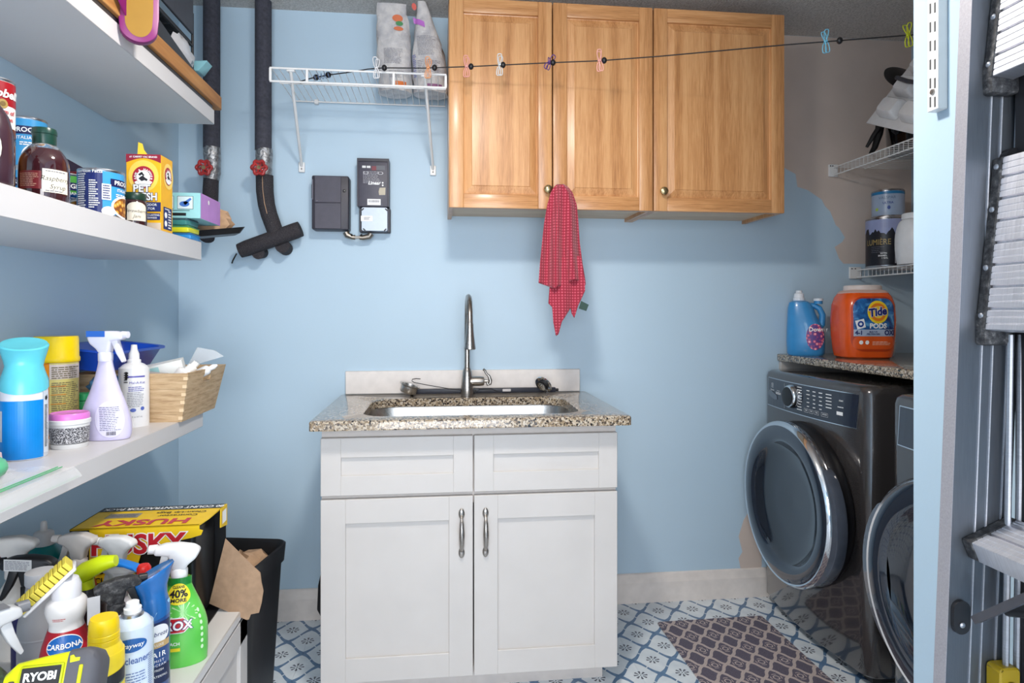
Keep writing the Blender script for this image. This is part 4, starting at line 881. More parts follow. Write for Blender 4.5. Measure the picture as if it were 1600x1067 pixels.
# contractor bag carton
xa, xb, ya, yb, hb = -.845, -.55, 1.605, 1.772, .25
t = thing('bag_carton', 'yellow and black contractor bag carton with its right end torn open', 'box', ((xa + xb) / 2, (ya + yb) / 2, ZB), .02); w2, d2 = (xb - xa) / 2, (yb - ya) / 2
yb_ = P(236, 196, 28, .4); blk = P(24, 24, 27, .4)
n = M(); th = .003
n.box(-w2, w2, d2 - th, d2, 0, hb); n.box(-w2, w2, -d2, d2, 0, th); n.box(-w2, -w2 + th, -d2, d2, 0, hb)
n.build('carton', blk, t, smooth=False)
n = M(); n.prism([(-w2, -d2), (w2 - .012, -d2), (w2 - .005, -d2 * .4), (w2, d2), (-w2, d2)], lambda a_, b_: V((a_, b_, hb - th)), lambda a_, b_: V((a_, b_, hb))); n.build('top_panel', yb_, t, smooth=False)
fp = [(-w2, 0), (-.04, 0), (-.03, .06), (-.012, .12), (.01, .2), (.07, .211), (w2 - .03, .219), (w2 - .008, .225), (w2 - .004, .235), (w2 - .012, .238), (w2 - .012, hb), (-w2, hb)]
n = M(); n.prism(fp, lambda a_, b_: V((a_, -d2, b_)), lambda a_, b_: V((a_, -d2 + th, b_))); n.build('front_panel', yb_, t, smooth=False, label='yellow front panel torn away at lower right')
ff = [flat((0, -d2, 0), (1, 0, 0), (0, 0, 1), .0006 * k) for k in (1, 2, 3)]
lay(t, 'lettering', ink_red, move2(text2('HUSKY', .062, .035, sq=1.05), .0, hb - .042), ff[1]); lay(t, 'lettering_edge', ink_white, move2(text2('HUSKY', .062, .07, sq=1.05), .0, hb - .042), ff[0])
lay(t, 'black_corner', blk, rect2(.042, .12, dx=-w2 + .0215, dy=hb - .063), ff[0]); lay(t, 'lettering', ink_white, move2(text2('80', .03, .03), -w2 + .021, hb - .022), ff[1])
lay(t, 'lettering', ink, join2(move2(text2('Contractor', .024, .02), -.035, hb - .098), move2(text2('Clean-Up Bags', .02, .02), -.035, hb - .122)), ff[1])
tp = [(lambda k: (lambda x_, y_: V((-x_, -y_, hb + .0006 * k))))(k) for k in (1, 2)]
lay(t, 'dark_strip', P(60, 70, 78, .5), rect2(2 * w2 - .004, .036, dy=-d2 + .02), tp[0]); lay(t, 'lettering', ink_white, move2(text2('80 COUNT CONTRACTOR PACK', .0235, .03, sq=.82), -.005, -d2 + .021), tp[1])
lay(t, 'lettering', P(196, 60, 70), move2(text2('HUSKY', .055, .03, sq=1.2), .0, .048), tp[1]); lay(t, 'lettering', ink, join2(move2(text2('Contractor', .02, .01), -.06, .004), move2(text2('Clean-Up Bags', .02, .01), -.06, -.02)), tp[1])
lay(t, 'grey_box', P(150, 146, 130, .5), rect2(.075, .036, dx=.07, dy=-.008), tp[0]); lay(t, 'fine_print', ink_grey, lines2(.062, .026, 3, 6, .6, .1, dx=.07, dy=-.008), tp[1])
n = M(); n.sharp = 70; n.box(-w2 + .03, w2 - .024, -d2 + .008, d2 - .008, .005, hb - .012, .012, 3); n.build('bag_roll', MT('black_film', (14, 14, 16), .35).m, t)
n = M(); n.prism([(d2 - .052, hb), (d2, hb), (d2, hb - .055), (d2 - .055, hb - .045)], lambda a_, b_: V((w2 + .001, a_, b_)), lambda a_, b_: V((w2 + .003, a_, b_))); n.build('yellow_flap', yb_, t); lay(t, 'flap_patch', ink_white, rect2(.034, .032, dx=d2 - .026, dy=hb - .024), lambda u, v: V((w2 + .0036, u, v)))
loc = t.location; fy = 1.70
def px_loc(px, py): p = atY(px, py, fy); return p.x, p.z
fpts = [px_loc(a_, b_) for a_, b_ in ((352, 842), (380, 868), (408, 893), (410, 908), (413, 921), (410, 940), (406, 955), (393, 958), (390, 966), (386, 967), (326, 944), (336, 905))]
cz = sum(p[1] for p in fpts) / len(fpts)
n = M(); n.prism(fpts, lambda a_, b_: V((a_, fy - .1 * (a_ + .53), b_)), lambda a_, b_: V((a_, fy + .003 - .1 * (a_ + .53), b_))); o = n.build('end_flap', cardboard, None, smooth=False, label='plain brown inner side of the open end flap'); o.parent = t; o.matrix_parent_inverse = (Matrix.Translation(loc) @ Matrix.Rotation(.02, 4, 'Z')).inverted()
# ---- bottles on the low cabinet
def lab_fn(R, a, zc, eps, sx, sy):
    return cyl(R, a, zc, eps, sx, sy)
def hexa(x0, x1, xt, y0, y1, n=18):
    vs = []
    for i in range(n + 1):
        x_ = x0 + (xt - x0) * i / n; k = 1 if x_ <= x1 else max(0, (xt - x_) / (xt - x1)); ym = (y0 + y1) / 2
        vs += [(x_, ym + (y0 - ym) * k), (x_, ym + (y1 - ym) * k + .0001)]
    return vs, [(2 * i, 2 * i + 2, 2 * i + 3, 2 * i + 1) for i in range(n)]
# green bleach spray
x, y = -.556, 1.478; pf = smoothprof([(0, 0), (.050, 0), (.056, .006), (.057, .05), (.055, .085), (.044, .118), (.030, .15), (.0245, .165), (.024, .178)], 3)
grn = MT('green_bottle', (92, 196, 72), .25, coat=.3); q = grn.coord(); grn.color(grn.ramp(grn.noise(q, 9, 2), [(.3, (78, 184, 62)), (.7, (120, 214, 100))])); grn = grn.m
aim = pi + .12
t, a = spray('spray_bottle', 'bright green bleach cleaner spray bottle with a white trigger head', x, y, ZB, aim, pf, grn, P(236, 236, 236, .3), P(226, 226, 222, .3), P(240, 240, 240), .98, 1., .68, 1)
R = prof_r(pf); E2 = lambda zc, eps, da=0: (lambda u, v: (lambda r, an: V((r * cos(an), r * sin(an) * .68, zc + v)) + V((cos(an) * eps, sin(an) * eps, 0)))(R(zc + v), a + da + u / R(zc)))
lay(t, 'dark_green_band', P(28, 130, 50), rect2(.075, .016, 14), E2(.174, .0008)); lay(t, 'yellow_badge', P(240, 222, 50), ell2(.023, .021, 28, 4), E2(.150, .0012, -.12))
lay(t, 'lettering', ink, join2(move2(text2('CLEANS', .0075, .02), 0, .0135), move2(text2('40%', .02, .03), 0, 0), move2(text2('MORE', .0095, .03), 0, -.0125)), E2(.150, .002, -.12))
lay(t, 'starburst', P(190, 232, 170), join2(*[poly2([(.0, .0), (.03 * cos(k * .5 + .06), .022 * sin(k * .5 + .06)), (.03 * cos(k * .5 - .06), .022 * sin(k * .5 - .06))]) for k in range(13)]), E2(.112, .0010, .1))
lay(t, 'logo_edge', ink_white, hexa(-.054, .018, .034, -.014, .017), E2(.088, .0014, -.25)); lay(t, 'logo', P(196, 40, 48), hexa(-.052, .017, .031, -.012, .015), E2(.088, .0020, -.25))
lay(t, 'lettering', ink_white, move2(text2('CLOROX', .024, .03, lean=.1), -.016, .001), E2(.088, .0030, -.25)); lay(t, 'lettering_edge', ink_navy, move2(text2('CLOROX', .024, .07, lean=.1), -.016, .001), E2(.088, .0025, -.25))
lay(t, 'lettering', ink_white, text2('BLEACH', .009, .02), E2(.052, .0014, -.35)); lay(t, 'yellow_bar', P(240, 222, 50), rect2(.034, .007, 6), E2(.040, .0014, -.35))
lay(t, 'pale_print', P(206, 238, 196), join2(*[ell2(.004, .0045, 10, 2, 0, .04 - k * .013) for k in range(7)]), E2(.072, .0014, .78))
# blue air freshener
x, y = -.561, 1.352; t = thing('air_freshener', 'aerosol air freshener with a flared metallic blue cap beside the green spray bottle', 'spray can', (x, y, ZB)); a = face(x, y)
M().lathe([(0, 0), (.031, 0), (.033, .003), (.033, .165), (.031, .172)], 32).build('body', P(40, 78, 138, .25, .3), t)
M().rings([[V((v.x * cos(a) - v.y * sin(a), v.x * sin(a) + v.y * cos(a), v.z + tl * (v.x * .2 + v.y))) for v in se(rx, ry, 2, 30, z)] for rx, ry, z, tl in ((.0334, .0334, .152, .2), (.033, .033, .172, .15), (.027, .028, .19, .2), (.026, .028, .205, .3), (.031, .036, .226, .45), (.034, .04, .234, .5), (.033, .038, .238, .5), (.02, .02, .236, .5))]).build('cap', P(34, 104, 172, .25, .4), t)
lay(t, 'swoosh', P(150, 196, 226), poly2([(-.03, -.012), (-.01, -.004), (.03, .022), (.03, .03), (.0, .012), (-.03, .0)]), cyl(.033, a + .3, .158)); lay(t, 'dark_wave', P(26, 38, 84), rect2(.06, .02, 12), cyl(.033, a + .3, .14, .0004))
lay(t, 'logo_disc', ink_white, ell2(.021, .018), cyl(.033, a + .4, .128, .001)); lay(t, 'lettering', P(26, 46, 110), move2(text2('febreze', .0115, .0, lean=.2), 0, 0), cyl(.033, a + .4, .128, .0018)); lay(t, 'gold_band', P(196, 164, 110), rect2(.045, .012, 8), cyl(.033, a + .4, .107, .0011))
lay(t, 'lettering', ink_white, join2(move2(text2('LUXE', .007, .0), 0, .079 - .06), move2(text2('AIR', .0135, .02, space=1.3), .0, .0), move2(text2('MIST', .007, .0, space=1.3), 0, -.012), move2(text2('OCEAN', .0065, .0, space=1.3), 0, -.02)), cyl(.033, a + .4, .088, .0018)); lay(t, 'navy_panel', P(28, 40, 76), rect2(.05, .034, 10), cyl(.033, a + .4, .048, .0008)); lay(t, 'fine_print', ink_white, join2(move2(text2('FRESH', .006), 0, .008), move2(text2('WATERFALL', .006), 0, -.004)), cyl(.033, a + .4, .05, .0016))
# glass cleaner can
x, y = -.5495, 1.247; t = thing('cleaner_can', 'white aerosol glass cleaner can with a small white button top', 'spray can', (x, y, ZB)); a = face(x, y)
M().lathe(smoothprof([(0, 0), (.0315, 0), (.0335, .004), (.0335, .172), (.0322, .186), (.026, .197), (.018, .203)], 3), 36).build('body', P(208, 222, 238, .25, .3), t)
M().lathe([(.0165, .202), (.0182, .203), (.018, .208), (.0165, .209), (.0, .209)], 24).build('rim', tin, t); M().lathe([(.0145, .208), (.0145, .217), (.011, .219), (.0105, .227), (.008, .2285), (0, .229)], 22).build('button', P(240, 240, 240, .3), t)
lay(t, 'logo', P(36, 96, 168), ell2(.027, .012), cyl(.0335, a - .1, .162)); lay(t, 'lettering', ink_white, text2('sprayway', .0115, .01, lean=.15), cyl(.0335, a - .1, .162, .0014))
lay(t, 'lettering', P(66, 96, 160), text2('glass cleaner', .0165, .01, sq=.8), cyl(.0335, a - .2, .135, .001)); lay(t, 'fine_print', P(96, 116, 166), join2(lines2(.05, .06, 12, 8, .35, .25)), cyl(.0335, a - .05, .085, .001)); lay(t, 'fine_print', P(96, 116, 166), join2(lines2(.012, .11, 30, 8, .35, .25)), cyl(.0335, a + .95, .085, .001))
# yellow lotion bottle
x, y = -.559, 1.165; t = thing('lotion_bottle', 'yellow plastic bottle with a ribbed yellow cap and black band', 'bottle', (x, y, ZB)); a = face(x, y)
M().lathe(smoothprof([(0, 0), (.028, 0), (.0305, .004), (.0305, .165), (.029, .182), (.0225, .196)], 3), 32).build('body', P(244, 214, 48, .35), t); M().lathe([(.022, .194), (.0235, .195), (.0235, .203), (.0225, .204), (.0235, .205), (.0235, .212), (.0225, .213), (.0232, .215), (.022, .232), (.02, .238), (.0, .238)], 30).build('cap', P(240, 204, 20, .3), t)
lay(t, 'black_band', P(36, 38, 42), [(vx, vy + vx * .18) for vx, vy in rect2(.08, .022, 18)[0]] and ([(vx, vy + vx * .18) for vx, vy in rect2(.08, .022, 18)[0]], rect2(.08, .022, 18)[1]), cyl(.0305, a, .138)); lay(t, 'teal_rule', P(70, 140, 130), ([(vx, vy + vx * .18) for vx, vy in rect2(.08, .002, 18, 1, 0, -.0125)[0]], rect2(.08, .002, 18)[1]), cyl(.0305, a, .138)); lay(t, 'lettering', ink_white, move2(text2('Regens', .011, .02), -.02, .0, .16), cyl(.0305, a, .136, .0014))
# stain remover with brush
x, y = -.684, 1.29; t = thing('stain_remover', 'white and red stain remover bottle with a yellow bristle brush cap', 'bottle', (x, y, ZB)); a = face(x, y)
pf = smoothprof([(0, 0), (.043, 0), (.046, .006), (.046, .08), (.0405, .128), (.032, .158), (.0268, .177), (.031, .191), (.0338, .205), (.031, .218), (.022, .226)], 3); R = prof_r(pf)
M().lathe(pf, 36).build('body', P(224, 222, 222, .3), t); M().lathe([(R(z_) + .0006, z_) for z_ in (.02, .06, .1, .12, .14, .155, .17)], 36, cap=False).build('red_label', P(172, 24, 40, .35), t)
cylR = lambda zc, eps, da=0: (lambda u, v: (lambda r: V((r * cos(a + da + u / R(zc)), r * sin(a + da + u / R(zc)), zc + v)))(R(zc + v) + eps))
lay(t, 'logo_edge', ink_white, ell2(.0295, .0185), cylR(.148, .0012, -.1)); lay(t, 'logo', P(30, 100, 180), ell2(.028, .017), cylR(.148, .0018, -.1)); lay(t, 'lettering', ink_white, text2('CARBONA', .012, .02, sq=.95), cylR(.148, .0028, -.12)); lay(t, 'fine_print', ink_red, lines2(.022, .006, 2, 4, .4), cylR(.194, .001, -.35))
M().lathe([(.0225, .224), (.0235, .225), (.0235, .246), (.019, .258), (.008, .264), (0, .264)], 26).build('cap', P(222, 222, 228, .3), t)
cv = V((cos(a), sin(a), 0)); rv = V((-sin(a), cos(a), 0)); uv = V((0, 0, 1)); Lv = (rv * .74 + uv * .67).normalized(); Bv = Lv.cross(cv).normalized()
Bv = -Bv if Bv.z < 0 else Bv
mt = Matrix((Lv, cv, Bv)).transposed().to_4x4(); mt.translation = rv * -.023 + uv * .246
bb = M().box(-.054, .05, -.024, .024, -.003, .004, .002, 1, mat=mt).build('brush_plate', P(226, 226, 230, .3), t)
for i in range(11): M().box(-.052 + i * .0092, -.052 + i * .0092 + .0078, -.022, .022, .0042, .021, .001, 1, mat=mt).build('bristle_row', P(226, 208, 80, .7), bb)
M().tube([V((0, 0, .24)), rv * -.012 + uv * .243], .011, 12).build('brush_neck', P(222, 222, 228, .3), t)
# white bottle with a black trigger
def simple_prof(r, h, neck=.014, sh=.06): return smoothprof([(0, 0), (r * .92, 0), (r, .006), (r, h - sh), (r * .93, h - sh * .6), (r * .62, h - sh * .25), (neck + .003, h - .008), (neck, h)], 3)
toc = lambda x, y: atan2(-y, -x)
x, y = -.606, 1.308; aim = toc(x, y) + pi / 2 + .15
t, a = spray('spray_bottle', 'white spray bottle with a dusty black trigger head, behind the yellow bottle', x, y, ZB, aim - .1, simple_prof(.030, .182), P(206, 206, 208, .35), scuffed, black_plastic, black_plastic, .86, style=1)
lay(t, 'tag_label', P(196, 196, 200), rect2(.02, .05), lambda u, v: V((-.036 + u, -.012, .2 + v)))
x, y = -.668, 1.458
t, a = spray('spray_bottle', 'white spray bottle with a clear head topped in light blue', x, y, ZB, 2.95, simple_prof(.033, .152), P(206, 206, 216, .4), frosted, frosted, frosted, .86, style=2)
h = M(); h.prism([(-.052, .05), (-.042, .062), (-.008, .071), (.03, .0755), (.046, .069), (.03, .064), (-.02, .060)], lambda a_, b_: V((a_ * .86, -.0128, .164 + b_ * .86)), lambda a_, b_: V((a_ * .86, .0128, .164 + b_ * .86)), .003, 2); h.build('blue_insert', P(34, 124, 214, .3), t)
x, y = -.714, 1.553
spray('spray_bottle', 'spray bottle with a glossy white trigger head in front of the yellow carton', x, y, ZB, 2.98, simple_prof(.03, .172), P(216, 216, 216, .35), P(226, 226, 226, .25), P(206, 206, 204, .3), P(226, 226, 226, .3), .95)
x, y = -.797, 1.553
spray('spray_bottle', 'dark red spray bottle with a greyish white trigger head at the carton left', x, y, ZB, 3.05, simple_prof(.034, .182), P(128, 24, 38, .35), P(196, 190, 186, .35), P(190, 184, 180, .35), P(196, 190, 186, .3), .95)
x, y = -.838, 1.452
t, a = spray('spray_bottle', 'dark navy spray bottle with a black trigger head and white sticker', x, y, ZB, 3.25, simple_prof(.034, .165), P(36, 30, 84, .35), black_plastic, black_plastic, black_plastic, 1.08, style=1)
lay(t, 'sticker', P(206, 206, 206), rect2(.05, .024), lambda u, v: V((-u + .018, .0152, .1745 + .058 + v - .12 * u))); lay(t, 'fine_print', ink_grey, lines2(.045, .019, 6, 3, .4, .15), lambda u, v: V((-u + .018, .0158, .1745 + .058 + v - .12 * u)))
x, y = -.925, 1.545
spray('spray_bottle', 'cream spray bottle with a dark red trigger at the far left edge', x, y, ZB, 3.3, simple_prof(.034, .17), P(206, 202, 196, .4), P(214, 210, 206, .35), P(140, 26, 40, .35), P(140, 26, 40, .35), 1.1)
# lime headed black bottle
x, y = -.698, 1.388; t = thing('spray_bottle', 'black bottle with a curved lime green spout behind the black trigger head', 'spray bottle', (x, y, ZB), 0, 'trigger spray bottles')
M().lathe(simple_prof(.034, .2, .016, .05), 28).build('body', P(24, 24, 27, .35), t); M().lathe([(.0265, .16), (.0272, .161), (.0272, .166), (.0265, .167)], 24, cap=False).build('grey_ring', P(150, 150, 152), t)
M().tube([(-.04, .0, .165), (-.036, 0, .19), (-.022, 0, .214), (.0, 0, .234), (.03, 0, .248), (.055, 0, .252)], [.012, .0165, .019, .0185, .016, .011], 14).build('spout', P(196, 214, 20, .3), t); M().tube([(0, 0, .19), (-.004, 0, .215)], .016, 14).build('spout_neck', P(170, 186, 20, .3), t)
# red bottle sliver
x, y = -.606, 1.425; t = thing('red_bottle', 'glossy red bottle squeezed between the blue can and the clear headed sprayer', 'bottle', (x, y, ZB)); M().lathe(smoothprof([(0, 0), (.019, 0), (.021, .005), (.021, .15), (.018, .18), (.012, .2)], 3), 20).build('body', P(206, 34, 34, .25, .3), t); M().lathe([(.0135, .198), (.0135, .222), (.01, .228), (0, .228)], 18).build('cap', P(214, 40, 36, .25), t)
# teal bottle
x, y = -.953, 1.70; t = thing('teal_bottle', 'round shouldered teal bottle with a white dropper cap by the wall', 'bottle', (x, y, ZB)); M().lathe(smoothprof([(0, 0), (.05, 0), (.054, .006), (.054, .12), (.048, .152), (.03, .178), (.02, .188)], 3), 30).build('body', P(12, 122, 122, .3), t); M().lathe([(.0225, .186), (.024, .187), (.021, .215), (.0185, .218), (.008, .22), (.0065, .24), (.004, .243), (0, .243)], 22).build('cap', P(214, 210, 208, .35), t)
# frosted sprayer, grey headed bottle
x, y = -.776, 1.375; t = thing('mixing_bottle', 'empty frosted plastic bottle behind the stain remover', 'bottle', (x, y, ZB)); M().lathe(smoothprof([(0, 0), (.036, 0), (.039, .006), (.039, .12), (.037, .15), (.028, .19), (.024, .22)], 3), 28).build('body', frosted, t); M().lathe([(.0392, .118), (.0398, .12), (.0392, .122)], 28, cap=False).build('seam_ring', frosted, t); M().lathe([(.0255, .218), (.0265, .22), (.0265, .242), (0, .243)], 24).build('cap', P(196, 196, 200, .4), t)
x, y = -.748, 1.165
t, a = spray('spray_bottle', 'dark green bottle with a grey and white spray head, left of the stain remover', x, y, ZB, .9, simple_prof(.04, .17), plain('dark_green_print', (52, 66, 48), .4, .5, 150), P(206, 208, 212, .3), P(206, 208, 212, .3), P(120, 122, 128, .3), 1.1, style=1)
lay(t, 'grey_top', P(128, 130, 136, .4), rect2(.07, .03), lambda u, v: V((u, v, .1828 + .0712)))
# power tool lying against the bottles
t = thing('power_tool', 'lime green and dark grey cordless power tool in the lower left corner', 'power tool', (-.535, .918, ZB + .019), atan2(-1.02, .60) + .62 + .38 - .42 + .0)
t.rotation_euler = (-.5, 0, .13)
def hull(x0, x1, y_, z0, z1, prof_): return None
n = M(); secs = []
for xx, hy, z0, z1 in ((-.070, .012, .19, .214), (-.065, .026, .176, .232), (-.052, .031, .17, .244), (-.02, .033, .168, .249), (.012, .033, .168, .2525), (.017, .0325, .168, .253)): secs.append([V((xx, v.x, (z0 + z1) / 2 + v.y)) for v in se(hy, (z1 - z0) / 2, 5.5, 32)])
n.rings(secs); n.build('housing', P(206, 214, 20, .4), t)
n = M(); secs = []
for xx, hy, z0, z1 in ((.014, .0335, .167, .2545), (.036, .034, .167, .256), (.046, .033, .169, .252), (.053, .026, .18, .242), (.055, .018, .19, .232)): secs.append([V((xx, v.x, (z0 + z1) / 2 + v.y)) for v in se(hy, (z1 - z0) / 2, 5.5, 32)])
n.rings(secs); n.build('rubber_end', P(84, 84, 90, .6), t)
n = M(); n.prism([(-.03, .2), (.02, .2), (.012, .1), (.008, .03), (-.04, .03), (-.036, .1)], lambda a_, b_: V((a_, -.018, b_)), lambda a_, b_: V((a_, .018, b_)), .006, 3); n.build('grip', P(72, 72, 78, .6), t)
M().box(-.066, .036, -.037, .037, 0, .034, .006, 2).build('battery', P(60, 60, 66, .5), t)
M().box(.031, .036, -.0362, -.032, .196, .232, .001, 1).build('lime_slot', P(206, 214, 20, .4), t)
M().box(-.044, .012, -.0358, -.030, .206, .238, .003, 2).build('badge_frame', P(176, 184, 18, .4), t); M().box(-.041, .009, -.0366, -.030, .209, .235, .001, 1).build('badge', P(30, 30, 32, .4), t)
lay(t, 'lettering', ink_white, text2('RYOBI', .0148, .035), flat((-.016, -.0366, .222), (1, 0, 0), (0, 0, 1), .0008))
M().box(-.056, -.049, -.0345, -.028, .196, .22, .001, 1).build('vent', P(60, 60, 64, .5), t)
n = M(); n.prism([(.018, .236), (.03, .2375), (.03, .242), (.024, .242), (.021, .246), (.017, .245)], lambda a_, b_: V((a_, -.0338, b_)), lambda a_, b_: V((a_, -.028, b_))); n.build('lime_mark', P(206, 214, 20, .4), t)
for ch in t.children:
    if ch.name.split('.')[0] not in ('grip', 'battery'): ch.location.z = .003
# ================================================================ bin
t = thing('trash_bin', 'tall black plastic trash bin lined with a crumpled brown paper bag', 'bin', (-.628, 2.02, 0), -.19)
def br(w_, d_, z, r_=.035): return [V((x_, y_, z)) for x_, y_ in rrect(-w_, w_, -d_, d_, r_, 5)]
n = M(); n.rings([br(.105, .095, 0), br(.107, .097, .006), br(.13, .118, .455), br(.136, .124, .46), br(.14, .128, .512), br(.136, .124, .516), br(.128, .116, .505), br(.124, .112, .45), br(.1, .09, .012)]); n.build('bin', black_plastic, t)
rr = random.Random(31); n = M(); n.sharp = 18; crumple(n, (.045, .01, .445), .1, .72, .95, .62, .22, 16); n.build('paper_bag', kraft, t, label='crumpled brown paper liner')
o = M(); crumple(o, (0, 0, 0), .022, 1, .5, .8, .06, 14); tag(o.build('green_wrapper', P(186, 206, 130, .6), loc=(-.655, 2.06, .502)), 'pale green wrapper poking out at the bin left rim', 'wrapper')
n = M(); n.prism([(0, .45), (.0, .26), (-.014, .225), (-.022, .25), (-.02, .33), (-.008, .42)], lambda a_, b_: V((-.3622 + a_ * 1.6, 2.2, b_)), lambda a_, b_: V((-.3622 + a_ * 1.6, 2.26, b_)), .004, 2); tag(n.build('black_cloth', black_plastic), 'black bag hanging on the left side of the sink cabinet', 'bag')
# ================================================================ pipes
def pipe(name, label, x, ztop, zb, r=.031): pass
t = thing('insulated_pipe', 'dark foam covered pipe with a red valve wheel, right of the other one', 'pipe', (-.677, 2.625, 0))
r = .031
M().tube([(0, 0, ZC), (0, 0, 1.86)], r, 20).build('foam_sleeve', foam, t); M().tube([(.003, 0, 1.865), (.003, 0, 1.84), (.002, 0, 1.80), (.004, 0, 1.745)], [r * 1.02, r * 1.04, r, r * .95], 20).build('tape', duct_tape, t)
M().tube([(.005, -.001, 1.762), (.006, 0, 1.70), (.012, 0, 1.65), (.022, 0, 1.61), (.038, 0, 1.565), (.05, 0, 1.53)], [r * 1.05, r * 1.05, r * 1.02, r, r * .98, r * .96], 20).build('elbow_sleeve', foam_old, t)
M().tube([(.005, -r * 1.06, 1.752), (.0065, -r * 1.05, 1.70), (.0125, -r * 1.03, 1.65), (.022, -r * 1.01, 1.61)], .0012, 6).build('seam', kraft, t)
a0, a1 = V((-.088, -.002, 1.468)), V((.142, -.006, 1.556)); dirv = (a1 - a0).normalized()
M().tube([a0, a0 + dirv * .03, (a0 + a1) / 2, a1 - dirv * .02, a1], [.028, .031, .031, .031, .030], 20).build('cross_sleeve', foam_old, t)
M().tube([(-.018, .06, 1.467), (-.018, -.006, 1.460)], [.022, .024], 16).build('wall_stub', foam_old, t); M().tube([(.072, .06, 1.484), (.072, -.002, 1.490)], [.027, .028], 16).build('wall_stub', foam_old, t)
M().tube([a0 + V((-.005, -.02, -.012)), a0 + V((-.018, -.024, -.04)), a0 + V((-.022, -.022, -.05))], .003, 6).build('loose_strip', black_rubber, t)
def valve(t, x, z):
    w = M().lathe([(.012, 0), (.012, .02), (.009, .021), (.009, .03)], 16, mat=Matrix.Translation((x, -.028, z)) @ Rx_y).build('valve_stem', nickel, t)
    n = M(); pts = []
    for i in range(48): a = 2 * pi * i / 48; rr_ = .024 + .0035 * cos(6 * a); pts.append((x + rr_ * cos(a), -.062, z + rr_ * sin(a)))
    n.tube(pts, .0062, 8, closed=True)
    for k in range(3): a = pi * k / 3 + .2; n.tube([(x - .022 * cos(a), -.061, z - .022 * sin(a)), (x + .022 * cos(a), -.061, z + .022 * sin(a))], .0042, 6)
    n.lathe([(.011, 0), (.011, .012), (.0, .012)], 16, mat=Matrix.Translation((x, -.055, z)) @ Rx_y)
    wv = n.build('valve_wheel', red_enamel, t, label='red valve hand wheel')
    M().lathe([(.0075, 0), (.0075, .002), (0, .002)], 14, mat=Matrix.Translation((x, -.0668, z)) @ Rx_y).build('hub_plate', brass, wv)
Rx_y = Matrix.Rotation(pi / 2, 4, 'X')
p = atY(405, 262, 2.565); valve(t, p.x + .677, p.z)
t = thing('insulated_pipe', 'dark foam covered pipe nearest the left corner, its lower end behind the purple box', 'pipe', (-.869, 2.625, 0))
M().tube([(0, 0, ZC), (0, 0, 1.862)], r, 20).build('foam_sleeve', foam, t); M().tube([(.002, 0, 1.866), (.001, 0, 1.84), (.003, 0, 1.815), (.004, .002, 1.80), (.002, 0, 1.77), (-.002, 0, 1.742)], [r * 1.02, r * 1.04, r, r * .9, r * 1.02, r * .95], 20).build('tape', duct_tape, t)
M().tube([(-.002, 0, 1.745), (-.004, 0, 1.70), (-.006, 0, 1.60)], [r * .9, r * .92, r * .9], 18).build('lower_sleeve', foam_old, t); M().tube([(.0, -.0, 1.6), (-.005, -.02, 1.55), (.0, -.05, 1.51)], [.028, .028, .026], 16).build('end_sleeve', foam_old, t)
p = atY(319, 262, 2.565); valve(t, p.x + .869, p.z)
# ================================================================ boxes on the back wall
box_m = plain('dark_box', (74, 72, 84), .45, .04, 40)
t = thing('control_box', 'wide dark grey plastic box on the back wall, left of the labelled one', 'box', (-.425, YB, 1.66))
M().box(-.068, .074, -.072, 0, -.105, .107, .006, 2).build('housing', plain('darker_box', (54, 52, 62), .45, .04, 40), t)
M().box(-.056, .045, -.0745, -.06, -.102, -.001, .0015, 1).build('cover_panel', box_m, t); M().box(-.056, .045, -.0745, -.06, .0005, .104, .0015, 1).build('cover_panel', box_m, t)
for k in range(2): M().box(-.0655, -.0625, -.074, -.07, .012, .09, .0005, 1).build('hinge_pin', P(120, 118, 130), t) if k == 0 else M().tube([(-.05, -.075, .006), (-.044, -.075, .0065)], .002, 6).build('latch', P(120, 118, 130), t)
M().box(-.073, -.067, -.05, -.02, .02, .075, .001, 1).build('side_tab', box_m, t)
M().lathe([(.006, 0), (.006, .003), (.003, .004), (0, .004)], 14, mat=Matrix.Translation((.058, -.072, .048)) @ Rx_y).build('screw', black_plastic, t); M().sphere((.058, -.0755, .048), .0022, 8).build('pin', P(190, 190, 190), t)
t = thing('receiver_box', 'tall dark receiver box with white print above a galvanised cover plate', 'box', (-.256, YB, 1.70))
M().box(-.064, .061, -.060, 0, -.05, .140, .003, 2).build('housing', box_m, t); M().box(-.064, .061, -.064, -.058, .128, .141, .001, 1).build('top_lip', P(58, 57, 66), t); M().box(-.064, -.058, -.064, -.058, -.05, .13, .001, 1).build('side_lip', P(66, 64, 74), t); M().box(.055, .061, -.064, -.058, -.05, .13, .001, 1).build('side_lip', P(66, 64, 74), t)
M().box(-.058, .064, -.040, 0, -.150, -.052, .003, 1).build('lower_box', plain('dark_lower', (70, 70, 78), .5, .05, 40), t)
galv = brushed('galvanised', (160, 168, 178), .45, (1, 1, 1))
n = M(); n.prism(rrect(-.048, .056, -.148, -.052, .008, 4), lambda a_, b_: V((a_, -.062, b_)), lambda a_, b_: V((a_, -.038, b_)), .002, 1); cpl = n.build('cover_plate', galv, t)
for a_, b_, s_ in ((-.042, -.062, 1), (.05, -.062, -1), (-.036, -.142, -1), (.046, -.142, 1)):
    n = M(); n.prism(move2(rect2(.012, .005), a_, b_, s_ * radians(45))[0][:2] + move2(rect2(.012, .005), a_, b_, s_ * radians(45))[0][:1:-1], lambda u, v: V((u, -.0628, v)), lambda u, v: V((u, -.0618, v))); n.build('slot', black_plastic, cpl)
fb = [flat((0, -.0605, 0), (1, 0, 0), (0, 0, 1), .0006 * k) for k in (1, 2, 3)]
